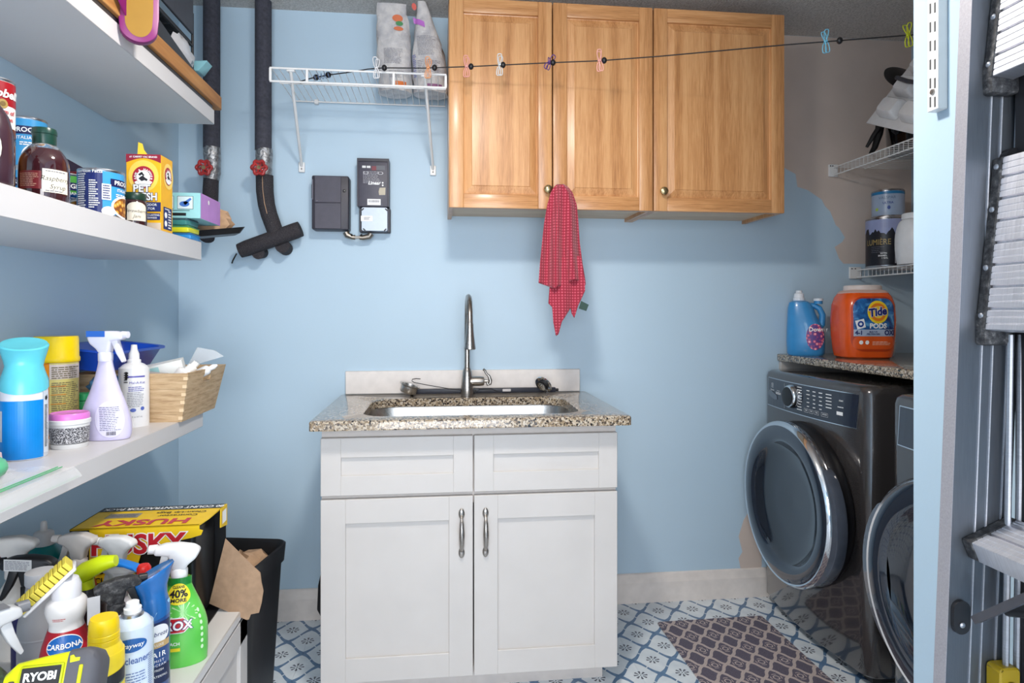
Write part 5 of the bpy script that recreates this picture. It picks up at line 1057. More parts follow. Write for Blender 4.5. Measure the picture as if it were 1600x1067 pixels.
lay(t, 'red_sticker', P(124, 52, 62), rect2(.018, .017, dx=.002, dy=.102), fb[0]); lay(t, 'white_sticker', P(220, 220, 220), join2(rect2(.0145, .009, dx=-.037, dy=.107)), fb[0]); lay(t, 'white_sticker', P(220, 220, 220), rect2(.0145, .009, dx=-.019, dy=.107), fb[0])
lay(t, 'grey_sticker', P(96, 98, 106), rect2(.034, .018, dx=.028, dy=.104), fb[0]); lay(t, 'printed_diagram', P(206, 206, 212), join2(lines2(.078, .05, 9, 12, .22, .3, dx=-.002, dy=.066), ell2(.011, .006, 16, 2, -.03, .083, .75), ell2(.011, .006, 16, 2, .027, .083, .75)), fb[0])
lay(t, 'lettering', ink_white, move2(text2('Linear', .019, .03, lean=.25), .004, .043), fb[1]); lay(t, 'bullet', ink_white, join2(ell2(.0035, .0035, 10, 2, .036, .045)), fb[0]); lay(t, 'bullet', ink_white, ell2(.0035, .0035, 10, 2, .036, .035), fb[0])
lay(t, 'tan_sticker', P(188, 178, 158), poly2([(.022, -.004), (.046, -.003), (.047, .026), (.024, .025), (.02, .01)]), fb[0]); lay(t, 'barcode_label', ink_white, rect2(.052, .024, dx=.002, dy=-.032), fb[0]); lay(t, 'barcode', ink_grey, bars2(.044, .009, 26, dx=.002, dy=-.029), fb[1])
lay(cpl, 'paper_label', ink_white, rect2(.046, .022, dx=-.026, dy=-.098), flat((0, -.062, 0), (1, 0, 0), (0, 0, 1), .0006)); lay(cpl, 'fine_print', ink_grey, lines2(.026, .012, 3, 4, .5, dx=-.024, dy=-.098), flat((0, -.062, 0), (1, 0, 0), (0, 0, 1), .0012))
fit = brushed('fitting_metal', (150, 142, 132), .4, (1, 1, 1))
t = thing('cable_connector', 'small metal cable clamps joining the two dark boxes from below', 'connector', (-.33, 2.65, 1.535))
M().tube([(-.035, 0, .014), (-.03, 0, .002), (-.01, 0, -.006), (.0, 0, -.006)], [.014, .013, .010, .010], 12).build('clamp', fit, t); M().tube([(.0, 0, -.006), (.018, 0, -.006)], .0065, 10).build('cable', P(170, 166, 160), t); M().tube([(.018, 0, -.006), (.03, 0, -.007), (.055, 0, -.002), (.062, 0, .01)], [.010, .010, .012, .014], 12).build('clamp', fit, t)
for xx in (-.012, .026): M().sphere((xx, -.012, .002), .0045, 8).build('screw', black_plastic, t)
# ================================================================ wire shelves
wire_m = plain('white_wire', (232, 232, 232), .35, .01)
wire_g = plain('white_bracket', (232, 232, 232), .35, .01)
t = thing('wire_shelf', 'white wire shelf left of the oak cabinets carrying two plastic sacks', 'shelf', (-.275, 2.5, 2.075))
XA, XB, ya, yb = -.304, .303, -.172, .178
w0 = None; n_ = 25
for k in range(n_):
    x_ = XA + .004 + (XB - XA - .008) * k / (n_ - 1)
    if w0 is None: w0 = M().tube([(0, yb, .0015), (0, ya, .0015)], .0016, 6).build('wire', wire_m, t, (x_, 0, 0))
    else: same(w0, 'wire', t, (x_, 0, 0))
for y_, z_, r_ in ((ya, .0, .0036), (ya, -.046, .0036), (yb, -.002, .003), (-.03, -.0035, .0028)): M().tube([(XA, y_, z_), (XB, y_, z_)], r_, 8).build('rail', wire_m, t)
for x_ in (XA + .002, XA + .125, XB - .185, XB - .002):
    M().box(x_ - .0045, x_ + .0045, ya - .004, ya + .004, -.046, .0, .002, 1).build('upright', wire_g, t)
for x_, xw in ((-.235, -.268), (.228, .253)):
    b = M().tube([(x_, ya + .006, -.008), (xw, .182, -.262)], .0055, 8).build('brace', wire_g, t); M().box(xw - .012, xw + .012, .178, .1898, -.285, -.245, .002, 1).build('foot_plate', wire_g, b); M().box(x_ - .014, x_ + .014, ya - .002, ya + .012, -.010, -.004, .002, 1).build('hook', wire_g, b); M().sphere((xw, .177, -.272), .003, 8).build('screw', nickel, b)
for x_ in (-.21, .23): M().box(x_ - .008, x_ + .008, .17, .1898, -.012, .006, .002, 1).build('wall_clip', wire_g, t)
def lshelf(label, xf, zd, lip, y0, brx):
    t = thing('wire_shelf', label, 'shelf', ((xf + XR) / 2, (y0 + YB) / 2, zd)); hx = (XR - xf) / 2; hy = (YB - y0) / 2 - .008
    w0 = None; k_ = int(2 * hy / .0254)
    for k in range(k_ + 1):
        y_ = -hy + 2 * hy * k / k_
        if w0 is None: w0 = M().tube([(hx - .004, 0, .0), (-hx, 0, .0), (-hx, 0, -lip)], .0015, 6).build('wire', wire_m, t, (0, y_, 0))
        else: same(w0, 'wire', t, (0, y_, 0))
    for x_, z_ in ((-hx, -.002), (-hx, -lip), (hx - .004, -.003), (-.05, -.0035)): M().tube([(x_, -hy, z_), (x_, hy, z_)], .0028, 8).build('rail', wire_m, t)
    M().box(-hx - brx, -hx + .02, hy - .002, hy + .0079, -lip - .006, .012, .002, 1).build('end_bracket', wire_g, t)
    for q in (.3, .75): M().sphere((-hx - brx * q, hy - .004, .004), .0028, 8).build('screw', black_plastic, t)
    return t
lshelf('upper white wire shelf on the right wall carrying the black pot', 1.725, 1.868, .036, 1.2, .022)
lshelf('lower white wire shelf on the right wall carrying the paint cans', 1.835, 1.418, .034, 1.2, .035)
# ================================================================ sacks on the left wire shelf
sack_m = MT('printed_sack', (214, 212, 212), .35); q = sack_m.coord(); nz = sack_m.noise(q, 22, 3); sack_m.color(sack_m.ramp(nz, [(.3, (168, 168, 174)), (.6, (206, 203, 202))])); sack_m.bump(sack_m.noise(q, 34, 3, .6, 1.0), .8, .006); sack_m = sack_m.m
def sack(label, x, y, w_, d_, h_, lean, twist, seed, topw):
    t = thing('plastic_sack', label, 'bag', (x, y, 2.0778), 0, 'plastic sacks on the left wire shelf'); rr = random.Random(seed); n = M(); n.sharp = 50; ns = 22; rs = []
    cen = []
    for k in range(12):
        f = k / 11; ww = w_ / 2 * (1 + .12 * sin(pi * f)) * (1 - (1 - topw) * f ** 1.6); dd = d_ / 2 * (1 - .9 * f ** 1.4); cx_ = lean[0] * f ** 1.5; cy_ = lean[1] * f ** 1.5
        cen.append((cx_, cy_, dd, ww)); rs.append([V((cx_ + ww * cos(2 * pi * i / ns) * (1 + rr.uniform(-.08, .08)), cy_ + dd * sin(2 * pi * i / ns) * (1 + rr.uniform(-.12, .12)), h_ * f + rr.uniform(-.006, .006) * (0 < k < 11))) for i in range(ns)])
    n.rings(rs); n.build('sack', sack_m, t)
    def fn(eps=.004):
        def g(u, v):
            f = min(max(v / h_, 0), 1) * 11; k = min(int(f), 10); fr_ = f - k
            c = [cen[k][i] * (1 - fr_) + cen[k + 1][i] * fr_ for i in range(4)]
            xx = min(max(u / max(c[3], .004), -.97), .97); return V((c[0] + u, c[1] - c[2] * sqrt(1 - xx * xx) - eps, v))
        return g
    return t, fn
t, fn = sack('crumpled white printed plastic sack with green and orange fruit print, left on the wire shelf', -.166, 2.565, .125, .11, .335, (-.012, -.035), 0, 3, .85)
lay(t, 'fine_print', ink_grey, join2(lines2(.075, .06, 11, 3, .25, .2, dx=.0, dy=.13), lines2(.06, .03, 5, 8, .25, .3, dx=.01, dy=.06)), fn()); lay(t, 'fruit_print', P(216, 122, 84), join2(ell2(.02, .014, 16, 3, .02, .275), ell2(.018, .008, 16, 3, .022, .235)), fn(.005)); lay(t, 'leaf_print', P(84, 146, 96), ell2(.014, .009, 14, 3, .026, .255), fn(.006)); lay(t, 'orange_print', P(220, 120, 60), rect2(.04, .016, 4, 2, .024, .025), fn())
t, fn = sack('tall pointed white printed plastic sack with a purple band, right on the wire shelf', -.028, 2.565, .135, .11, .345, (-.036, -.045), 0, 8, .22)
lay(t, 'fine_print', ink_grey, join2(lines2(.07, .075, 13, 13, .25, .2, dx=-.004, dy=.175), lines2(.09, .05, 8, 18, .25, .2, dx=0, dy=.095)), fn()); lay(t, 'purple_band', P(184, 110, 196), [(x_, y_ - .5 * (x_ + .02)) for x_, y_ in rect2(.04, .022, 8, 2, -.022, .262)[0]] and ([(x_, y_ - .5 * (x_ + .02)) for x_, y_ in rect2(.04, .022, 8, 2, -.022, .262)[0]], rect2(.05, .022, 8, 2)[1]), fn()); lay(t, 'red_print', P(206, 90, 80), ell2(.009, .013, 14, 3, -.032, .322), fn(.005)); lay(t, 'purple_print', P(140, 90, 130), rect2(.06, .014, 5, 2, .012, .02), fn()); lay(t, 'blue_print', P(120, 130, 190), lines2(.014, .09, 12, 7, .5, .4, dx=-.056, dy=.1), fn())
# ================================================================ clothesline with clips
lp_ = [(1420, 55, 1.86), (1228, 70, 2.0), (1030, 88, 2.12), (936, 95, 2.17), (860, 98, 2.21), (735, 104, 2.255), (660, 106.5, 2.285), (600, 106, 2.31)]
pts = [atY(a_, b_, c_) for a_, b_, c_ in lp_]
e0 = pts[0] + (pts[0] - pts[1]) * ((XR - .004 - pts[0].x) / (pts[0].x - pts[1].x))
tail = [atY(575, 108, 2.326), atY(545, 113, 2.345), atY(514, 117, 2.36), atY(487, 122, 2.375), atY(470, 127, 2.40)]
t = thing('clothesline', 'thin black elastic clothesline with beads stretched from the wire shelf to the right wall', 'clothesline', (0, 0, 0)); base = pts[-1]
t.location = base; L_ = lambda p: V(p) - base
black_cord = plain('black_cord', (28, 27, 30), .6, .1)
M().tube([L_(e0)] + [L_(p) for p in pts] + [L_(p) for p in tail], .0021, 8).build('cord', black_cord, t)
M().tube([L_(tail[-1]), L_(atY(462, 128.5, 2.43)), L_(atY(470, 130, 2.45)), L_(atY(474, 126, 2.47))], .0018, 6).build('end_hook', black_plastic, t)
def on_line(px):
    for (a_, b_, c_), (d_, e_, f_) in zip(lp_, lp_[1:]):
        if d_ <= px <= a_: k = (px - a_) / (d_ - a_); return atY(px, b_ + (e_ - b_) * k, c_ + (f_ - c_) * k)
    return atY(px, 106.5, 2.315)
for px in (1312, 941 + 3, 864, 786, 736, 679, 600.5): q = L_(on_line(px)); M().sphere(q, .0095, 14, 1, 1, 1.15).build('bead', black_plastic, t)
for px, py in ((513, 117), (494, 121)): q = L_(atY(px, py, 2.36 if px > 500 else 2.372)); M().sphere(q, .0105, 12).build('bead', black_plastic, t)
sp = []; qa, qb = L_(atY(490, 121.5, 2.373)), L_(atY(516, 116.5, 2.358))
for i in range(60): f = i / 59; a = f * 2 * pi * 5; c_ = qa.lerp(qb, f); sp.append(c_ + V((0, .010 * cos(a), .010 * sin(a))))
M().tube(sp, .0012, 6).build('spring', P(96, 120, 160), t)
def clip(label, px, col, tilt=0., hh=.034, yaw=0., grp=None):
    p = on_line(px); t = thing('clothes_clip', label, 'clip', p, 0, 'wire clips on the clothesline', rot=(.12, tilt, yaw)); m_ = P(*col, .35)
    n = M()
    def loop(s): 
        out = []
        for i in range(28):
            a = 2 * pi * i / 28; z_ = hh * sin(a); wv = .0105 * (abs(sin(a)) ** .6) * (1 if cos(a) >= 0 else -1) * (abs(cos(a)) ** .5) + s * .003 * (1 if z_ > 0 else -1)
            out.append((wv, .004 * cos(a) * 0 + s * (.003 + .012 * max(0, z_) / hh), z_))
        return out
    n.tube(loop(1), .0016, 6, closed=True); n.build('jaw', m_, t)
    n = M(); n.tube(loop(-1), .0016, 6, closed=True); n.build('jaw', m_, t)
    n = M(); n.tube([(.006 * cos(a), .006 * sin(a), -.002 + .0018 * i / 6) for i, a in [(i, i * pi / 3) for i in range(16)]], .0013, 6); n.build('spring', m_, t)
clip('white wire clothes clip beside the left sack', 588, (228, 228, 230)); clip('orange wire clothes clip in front of the right sack', 669, (222, 150, 96), .05)
clip('pink wire clothes clip farthest left on the oak doors', 729, (226, 158, 150)); clip('pale blue white wire clothes clip between the pink and purple ones', 781, (206, 212, 214), .03)
clip('purple wire clothes clip in the gap between the oak doors', 858, (92, 62, 128), .5, .026, .7); clip('larger pink wire clothes clip on the middle oak door', 937, (232, 168, 158), -.1)
clip('light blue wire clothes clip in front of the beige wall', 1290, (120, 196, 226), -.15); clip('lime green wire clothes clip at the doorway wall edge', 1419, (196, 206, 40), -.2)
# ================================================================ towel
def interp(tab, x_):
    if x_ <= tab[0][0]: return tab[0][1]
    for (a_, b_), (c_, d_) in zip(tab, tab[1:]):
        if x_ <= c_: return b_ + (d_ - b_) * (x_ - a_) / (c_ - a_)
    return tab[-1][1]
XLt = [(288, 871), (292, 866), (300, 861), (320, 855), (350, 850), (380, 847), (410, 844), (445, 841.5), (530, 841)]
XRt = [(288, 881), (292, 887), (300, 894), (320, 901), (345, 903.5), (380, 906), (410, 910), (440, 915), (530, 916)]
def uvm(o, fu):
    me = o.data; l = me.uv_layers.new(name='UVMap')
    for lp in me.loops: l.data[lp.index].uv = fu(me.vertices[lp.vertex_index].co)
t = thing('hand_towel', 'crimson waffle weave towel hanging from a knob of the middle oak door', 'towel', tuple(atY(876, 292, 2.33)))
tb = t.location.copy()
bt = [(0, 442), (.30, 450), (.36, 451), (.40, 447), (.46, 446), (.6, 441), (.75, 437), (.92, 438), (1, 446)]
def front(u, v):
    py = 288 + v * (interp(bt, u) - 288); px = interp(XLt, py) + u * (interp(XRt, py) - interp(XLt, py))
    amp = .004 + .016 * min(1, v * 1.4); y_ = 2.328 - amp * (cos(u * 2 * pi * 2.5 + .6) * .8) + .02 * abs(2 * u - 1) ** 2 - .012 * (1 - v)
    if .33 < u < .40: y_ += .006
    return atY(px, py, y_) - tb
n = M(); n.grid(72, 60, front); o = n.build('front_fold', waffle, t, recalc=False, solid=.003); uvm(o, lambda c: (c.x * 7.5 + .5, c.z * 4.2))
b2 = [(0, 474), (.1, 480), (.13, 503), (.2, 524), (.26, 523), (.36, 503), (.6, 481), (.63, 490), (.70, 497), (.8, 478), (1, 454)]
def back(u, v):
    py = 400 + v * (interp(b2, u) - 400); px = 857 + u * (min(916, interp(XRt, py) - 1) - 857) + (5 * (1 - v)) * (1 - u)
    y_ = 2.342 + .012 * sin(u * 2 * pi * 1.6 + 1) * (.4 + .6 * v) - .012 * v
    return atY(px, py, y_) - tb
n = M(); n.grid(60, 36, back); o = n.build('back_fold', waffle, t, recalc=False, solid=.003); uvm(o, lambda c: (c.x * 7.5 + .5, c.z * 4.2))
n = M(); n.prism([(904, 482), (908, 470), (920, 476), (916, 486)], lambda a_, b_: atY(a_, b_, 2.333) - tb, lambda a_, b_: atY(a_, b_, 2.335) - tb); n.build('care_tag', P(44, 70, 62), t)
M().tube([atY(868, 522, 2.335) - tb, atY(870, 524.5, 2.334) - tb], .002, 6).build('hem_loop', P(90, 24, 40), t)
# ================================================================ things behind the sink
t = thing('sink_strainer', 'round steel sink strainer tilted behind the faucet on its left', 'strainer', tuple(atY(639, 608, 2.6) + V((0, 0, .004))), 0, rot=(.05, .3, 0)); M().lathe([(.0, -.018), (.03, -.018), (.033, -.014), (.034, .008), (.04, .012), (.0405, .015), (.033, .013), (.031, -.012), (0, -.014)], 32).build('basket', steel, t)
p1, p2 = atY(640, 606.5, 2.625), atY(867, 609, 2.64)
t = thing('black_rod', 'long slim black rod lying against the backsplash behind the faucet', 'rod', (p1.x, p1.y, .9)); M().box(0, p2.x - p1.x, -.006, .012, .004, .024, .003, 2).build('bar', plain('rod_black', (44, 46, 56), .4, .05), t); M().tube([(p2.x - p1.x - .002, .003, .013), (p2.x - p1.x + .012, .003, .013)], .006, 10).build('end_cap', black_plastic, t); M().box(.002, .016, -.008, .014, 0, .026, .002, 1).build('end_sleeve', black_plastic, t)
hk = [(657, 592), (650, 591.5), (644.5, 592.5), (643.5, 595), (647, 597.5), (670, 602), (700, 607), (722, 609.5)]
n = M(); n.tube([atY(a_, b_, 2.606) for a_, b_ in hk], .0017, 6); tag(n.build('wire_hook', black_cord), 'thin black wire hook leaning on the rod, left of the faucet', 'hook')
hk = [(742, 609), (745, 613), (750, 608), (768, 607.5), (776, 611), (786, 614), (798, 613.5)]
t = thing('wire_lead', 'thin dark wire with a white tag lying right of the faucet', 'wire', (0, 0, 0)); b0_ = atY(770, 610, 2.6); t.location = b0_
M().tube([atY(a_, b_, 2.596) - b0_ for a_, b_ in hk], .0016, 6).build('wire', black_cord, t); q = atY(792, 611, 2.59) - b0_; M().box(q.x - .018, q.x + .016, q.y - .003, q.y + .001, q.z - .002, q.z + .009, .002, 1).build('tag', P(190, 186, 186), t)
t = thing('drain_stopper', 'chrome drain stopper with a clip tilted at the right end of the rod', 'stopper', tuple(atY(849, 601, 2.605)), 0, rot=(-.5, .95, .2)); M().lathe([(.0, -.016), (.022, -.015), (.024, -.004), (.036, -.003), (.0375, .002), (.034, .006), (0, .007)], 30).build('disc', chrome, t); M().lathe([(.0245, -.014), (.0245, -.004), (.02, -.018)], 24, cap=False).build('gasket', black_rubber, t)
for k in (0, 1): M().tube([(.015 + .004 * k, -.01 + .012 * k, -.012), (.032, -.02 + .012 * k, -.02), (.036, -.018 + .012 * k, -.034)], .0014, 6).build('clip_wire', chrome, t)
# ================================================================ granite ledge over the machines
ZL = 1.05
n = M(); n.box(1.465, XR, 1.12, YB, ZL - .031, ZL, .006, 2); o = n.build('granite_ledge', granite); tag(o, 'speckled granite ledge above the washer and dryer', 'ledge')
M().box(1.475, XR, YB - .02, YB, ZL - .085, ZL - .0315, .001, 1).build('support_strip', white_paint, o, label='white wall strip under the ledge')
# blue jug
jb = P(58, 142, 202, .3, .2)
t = thing('fabric_softener_jug', 'light blue detergent jug with a white cap beside the orange tub', 'jug', (1.548, 2.58, ZL), -.54)
secs = []
for a_, b_, z_, cx_ in ((.066, .05, 0, -.012), (.073, .056, .008, -.012), (.075, .058, .06, -.012), (.072, .056, .11, -.014), (.058, .052, .16, -.026), (.05, .046, .2, -.032), (.04, .04, .222, -.036), (.024, .024, .23, -.038)): secs.append(se(a_, b_, 2.8, 34, z_, (cx_, 0)))
M().rings(secs).build('body', jb, t)
M().tube([(.03, 0, .1), (.05, 0, .13), (.052, 0, .17), (.04, 0, .196), (.02, 0, .208), (-.01, 0, .21)], [.012, .0135, .013, .012, .012, .012], 12).build('handle', jb, t)
M().lathe([(.023, .228), (.023, .24), (.02, .242), (.019, .258), (.012, .264), (.012, .272), (0, .272)], 22, (-.038, 0, 0)).build('spout_cap', P(226, 230, 236, .3), t); M().lathe([(.017, .215), (.017, .228), (0, .229)], 18, (.036, 0, 0)).build('neck', jb, t); M().lathe([(.019, .228), (.019, .238), (0, .239)], 20, (.036, 0, 0)).build('small_cap', P(220, 226, 232, .3), t)
pm2 = MT('flower_print', (200, 90, 120), .4); q = pm2.coord(); pm2.color(pm2.ramp(pm2.vor(q, 75), [(.1, (250, 210, 220)), (.35, (216, 96, 128)), (.6, (96, 70, 140))])); pm2 = pm2.m
fnj = lambda eps: (lambda u, v: V((u, -.0575 * (1 - min(1, abs(u + .012) / .0765) ** 2.8) ** (1 / 2.8) - eps, .075 + v)))
lay(t, 'flower_label', pm2, ell2(.034, .054, 28, 4, .024, .004), fnj(.002)); lay(t, 'lettering', ink_white, move2(text2('Downy', .024, .02), .035, .034), fnj(.003))
# orange tub
org = P(232, 88, 22, .22, .4)
t = thing('detergent_tub', 'large orange laundry pods tub with a round blue and yellow label', 'tub', (1.682, 2.425, ZL), -.14)
TA, TB = .101, .088
secs = [se(TA * f, TB * f, 3.2, 48, z_) for f, z_ in ((.86, 0), (.95, .006), (1.0, .03), (1.06, .09), (1.08, .15), (1.04, .21), (.95, .24), (.84, .256))]
M().rings(secs).build('body', org, t)
M().rings([se(TA * f, TB * f, 3.0, 40, z_) for f, z_ in ((.845, .252), (.85, .258), (.76, .266), (.6, .270))]).build('shoulder', P(214, 178, 166, .4), t); M().lathe([(.066, .266), (.07, .268), (.07, .283), (.066, .287), (.0, .287)], 36, sy=.9).build('lid', P(220, 206, 200, .4), t)
def tf(eps):
    def g(u, v):
        z_ = .135 + v; f = interp([(.0, .86), (.03, 1.0), (.09, 1.06), (.15, 1.08), (.21, 1.04), (.25, .9)], z_)
        u *= .9; return V((u, -TB * f * (1 - min(.999, abs(u) / (TA * f)) ** 3.2) ** (1 / 3.2) - eps, z_))
    return g
def rr2(w_, h_, r_, dx=0, dy=0, n=6):
    """finely divided rounded rectangle"""
    vs, fs = rect2(w_, h_, 24, 20, 0, 0); out = []
    for x_, y_ in vs:
        ax_, ay_ = w_ / 2 - r_, h_ / 2 - r_; ex, ey = max(0, abs(x_) - ax_), max(0, abs(y_) - ay_); l_ = (ex * ex + ey * ey) ** .5; m_ = max(ex, ey)
        if m_ > 0 and l_ > 0: k = m_ / l_; x_ = math.copysign(ax_ + ex * k, x_) if ex else x_; y_ = math.copysign(ay_ + ey * k, y_) if ey else y_
        out.append((x_ + dx, y_ + dy))
    return out, fs
lay(t, 'label_border', P(190, 62, 20, .3), rr2(.186, .212, .05), tf(.0016))
lbl = MT('blue_label', (36, 92, 160), .3); q = lbl.coord(); lbl.color(lbl.ramp(lbl.noise(q, 30, 3, .6, .8), [(.35, (22, 44, 104)), (.55, (40, 110, 176)), (.75, (120, 190, 226))])); lbl = lbl.m
lay(t, 'label', lbl, rr2(.172, .146, .04, 0, .026), tf(.0024)); lay(t, 'lower_label', P(226, 90, 30, .3), rr2(.172, .05, .022, 0, -.072), tf(.0024))
lay(t, 'logo_ring', P(248, 214, 40), ell2(.044, .044, 40, 5, .012, .046), tf(.0034)); lay(t, 'logo_disc', P(236, 128, 30), ell2(.035, .035, 36, 4, .012, .046), tf(.0042)); lay(t, 'logo_core', P(248, 206, 60), ell2(.024, .024, 30, 3, .012, .046), tf(.005))
lay(t, 'lettering_edge', ink_white, move2(text2('Tide', .042, .08, lean=.12), .010, .046, .14), tf(.0062)); lay(t, 'lettering', P(24, 36, 120), move2(text2('Tide', .042, .04, lean=.12), .010, .046, .14), tf(.0072))
lay(t, 'lettering', ink_white, move2(text2('PODS', .026, .04, sq=1.1), .012, -.008), tf(.0042)); lay(t, 'silver_strip', P(170, 184, 206), rect2(.17, .026, 24, 2, 0, -.034), tf(.0034)); lay(t, 'lettering', ink_navy, join2(move2(text2('4-1', .022, .04), -.066, -.034), move2(text2('OXI', .026, .05), .062, -.034), move2(text2('ULTRA', .012, .04), .062, -.015), move2(text2('BUILT-IN', .0085, .02), -.008, -.030), move2(text2('PRE-TREATERS', .0085, .02), -.008, -.039)), tf(.0046))
lay(t, 'pod_picture', ink_white, move2(rect2(.034, .034, 6, 6), -.06, .0, .25), tf(.0038)); lay(t, 'pod_swirl', P(36, 70, 150), move2(ell2(.012, .012, 20, 3, 0, 0, .45), -.06, .0), tf(.0046)); lay(t, 'icon', ink_white, ell2(.008, .008, 16, 2, -.056, -.071), tf(.0034)); lay(t, 'icon', ink_white, ell2(.008, .008, 16, 2, -.032, -.071), tf(.0034)); lay(t, 'fine_print', P(250, 220, 200), lines2(.08, .016, 3, 5, .35, .3, dx=.03, dy=-.074), tf(.0034))
t = thing('plastic_cup', 'clear plastic scoop cup behind the orange tub', 'cup', (1.815, 2.475, ZL)); M().rings([se(.03 * f, .03 * f, 4, 24, z_) for f, z_ in ((.9, 0), (1, .004), (1.15, .06), (1.1, .06), (.92, .008), (.5, .006))]).build('cup', clear_film, t)
# ================================================================ paint cans and white jug
ZW = 1.4205
x, y = 1.917, 2.600; t = thing('paint_can', 'gallon paint can with a black and lilac wrap under the small can', 'can', (x, y, ZW), 0, 'paint cans on the lower wire shelf'); a = face(x, y); rc = .082
M().lathe([(rc - .004, .002), (rc, 0), (rc + .001, .004), (rc - .001, .006), (rc - .001, .204), (rc + .001, .206), (rc, .212), (rc - .006, .210), (rc - .012, .204), (0, .204)], 44).build('body', tin, t)
M().lathe([(rc - .0003, .008), (rc - .0003, .202)], 44, cap=False).build('wrap', P(28, 28, 36, .35), t)
vs_, fs_ = rect2(.21, .06, 30, 1, -.01, .172); rr = random.Random(5); vs2 = [(x_, y_ if y_ > .16 else .14 + .018 * (0.5 + .5 * sin(x_ * 130)) + rr.uniform(-.01, .012)) for x_, y_ in vs_]
lay(t, 'lilac_band', P(150, 158, 196), (vs2, fs_), cyl(rc, a, 0, .0012)); lay(t, 'lettering', P(176, 150, 90), text2('LUMIÈRE', .034, -.0, sq=.8), cyl(rc, a - .45, .105, .0012)); lay(t, 'emblem', P(60, 60, 70), ell2(.02, .02), cyl(rc, a + .62, .145, .0018)); lay(t, 'emblem_ring', P(176, 166, 140), ell2(.017, .017, 24, 3, 0, 0, .75), cyl(rc, a + .62, .145, .0024))
lay(t, 'lettering', ink_white, join2(move2(text2('SATIN', .009, .02), 0, .01), move2(text2('ENAMEL', .009, .02), -.004, 0), move2(text2('1 GAL', .009, .02), .004, -.01)), cyl(rc, a - .15, .048, .0012)); lay(t, 'grey_label', P(176, 176, 182), rect2(.07, .1, 12), cyl(rc, a + .78, .065, .0014)); lay(t, 'fine_print', ink_grey, lines2(.05, .08, 12, 5, .3, .3), cyl(rc, a + .75, .065, .002)); lay(t, 'fine_print', P(120, 120, 130), lines2(.06, .03, 4, 4, .2, .5), cyl(rc, a - .4, .075, .0012))
zq = ZW + .212
t = thing('paint_can', 'small blue grey paint can on top of the black paint can', 'can', (x + .003, y - .002, zq), 0, 'paint cans on the lower wire shelf'); rq = .063
M().lathe([(rq - .004, .002), (rq, 0), (rq, .004), (rq - .001, .006), (rq - .001, .112), (rq + .001, .113), (rq, .118), (rq - .006, .117), (rq - .01, .112), (0, .112)], 40).build('body', tin, t); M().lathe([(rq - .0003, .008), (rq - .0003, .11)], 40, cap=False).build('wrap', P(160, 176, 200, .3), t); M().lathe([(rq + .0002, .098), (rq + .0002, .11)], 40, cap=False).build('blue_stripe', P(40, 120, 170), t)
lay(t, 'lettering', P(90, 110, 140), move2(text2('VALSPAR', .0165, -.01), 0, 0), cyl(rq, a - .05, .082, .001)); lay(t, 'lettering', P(60, 80, 150), text2('ULTRA', .013, .02), cyl(rq, a, .06, .001)); lay(t, 'leaf_mark', P(60, 80, 150), ell2(.006, .008, 14, 2), cyl(rq, a + .05, .04, .001)); lay(t, 'green_dot', P(170, 196, 90), ell2(.007, .007, 14, 2), cyl(rq, a - .7, .035, .001))
x, y = 1.882, 2.385; t = thing('white_jug', 'round white plastic jug with a screw lid right of the paint cans', 'jug', (x, y, ZW)); M().lathe(smoothprof([(0, 0), (.058, 0), (.066, .008), (.073, .06), (.072, .12), (.06, .165), (.045, .18)], 3), 34).build('body', P(222, 222, 224, .35), t); M().lathe([(.046, .178), (.05, .18), (.05, .198), (.047, .202), (0, .202)], 30).build('lid', P(228, 228, 230, .35), t)
lay(t, 'label', P(176, 190, 200), ell2(.03, .035, 20, 3), lambda u, v: (lambda r_, an: V((r_ * cos(an), r_ * sin(an), .08 + v)))(.0742, face(1.882, 2.385) + .75 + u / .073))
# ================================================================ black pot, white packing tray, lid
ZU = 1.8695
x, y = 1.925, 2.40; t = thing('black_pot', 'glossy black cooking pot on the upper wire shelf', 'pot', (x, y, ZU))
gb = P(16, 16, 19, .12, .6)
M().lathe(smoothprof([(0, 0), (.115, 0), (.125, .008), (.13, .06), (.132, .12), (.13, .135)], 3), 44).build('body', gb, t); M().lathe([(.133, .132), (.136, .136), (.136, .142), (.128, .148), (.07, .165), (.02, .172), (0, .172)], 44).build('cover', gb, t); M().lathe([(.012, .17), (.012, .19), (.024, .196), (.022, .208), (0, .21)], 20).build('cover_knob', black_plastic, t)
M().tube([(-.125, -.02, .12), (-.15, -.03, .11), (-.155, -.035, .09), (-.15, -.03, .075), (-.128, -.02, .07)], .009, 10).build('side_handle', black_plastic, t)
n = M(); n.tube([(-.11, .07, .16), (-.14, .06, .13), (-.155, .05, .08), (-.165, .06, .03), (-.19, .05, .002)], [.02, .018, .016, .012, .008], 8); n.tube([(-.12, .03, .16), (-.15, .04, .12), (-.18, .05, .07), (-.2, .06, .03)], [.012, .012, .01, .006], 8); o = n.build('strap', black_rubber, t)
t = thing('packing_tray', 'white moulded plastic tray leaning over the black pot', 'tray', (1.69, 2.33, 1.965), 0)
A_, B_ = atY(1353, 192, 2.37), atY(1428, 93, 2.28); ex = (B_ - A_).normalized(); ey = atY(1428, 186, 2.16) - A_; ey = (ey - ex * ey.dot(ex)).normalized(); ez = ex.cross(ey); t.location = A_
mt = Matrix((ex, ey, ez)).transposed().to_4x4(); t.rotation_euler = mt.to_euler()
M().box(0, .32, 0, .30, 0, .004, .0015, 1).build('sheet', P(206, 206, 208, .4), t)
sgz = 1 if ez.dot(V((0, 0, 0)) - A_) > 0 else -1
lumps = M()
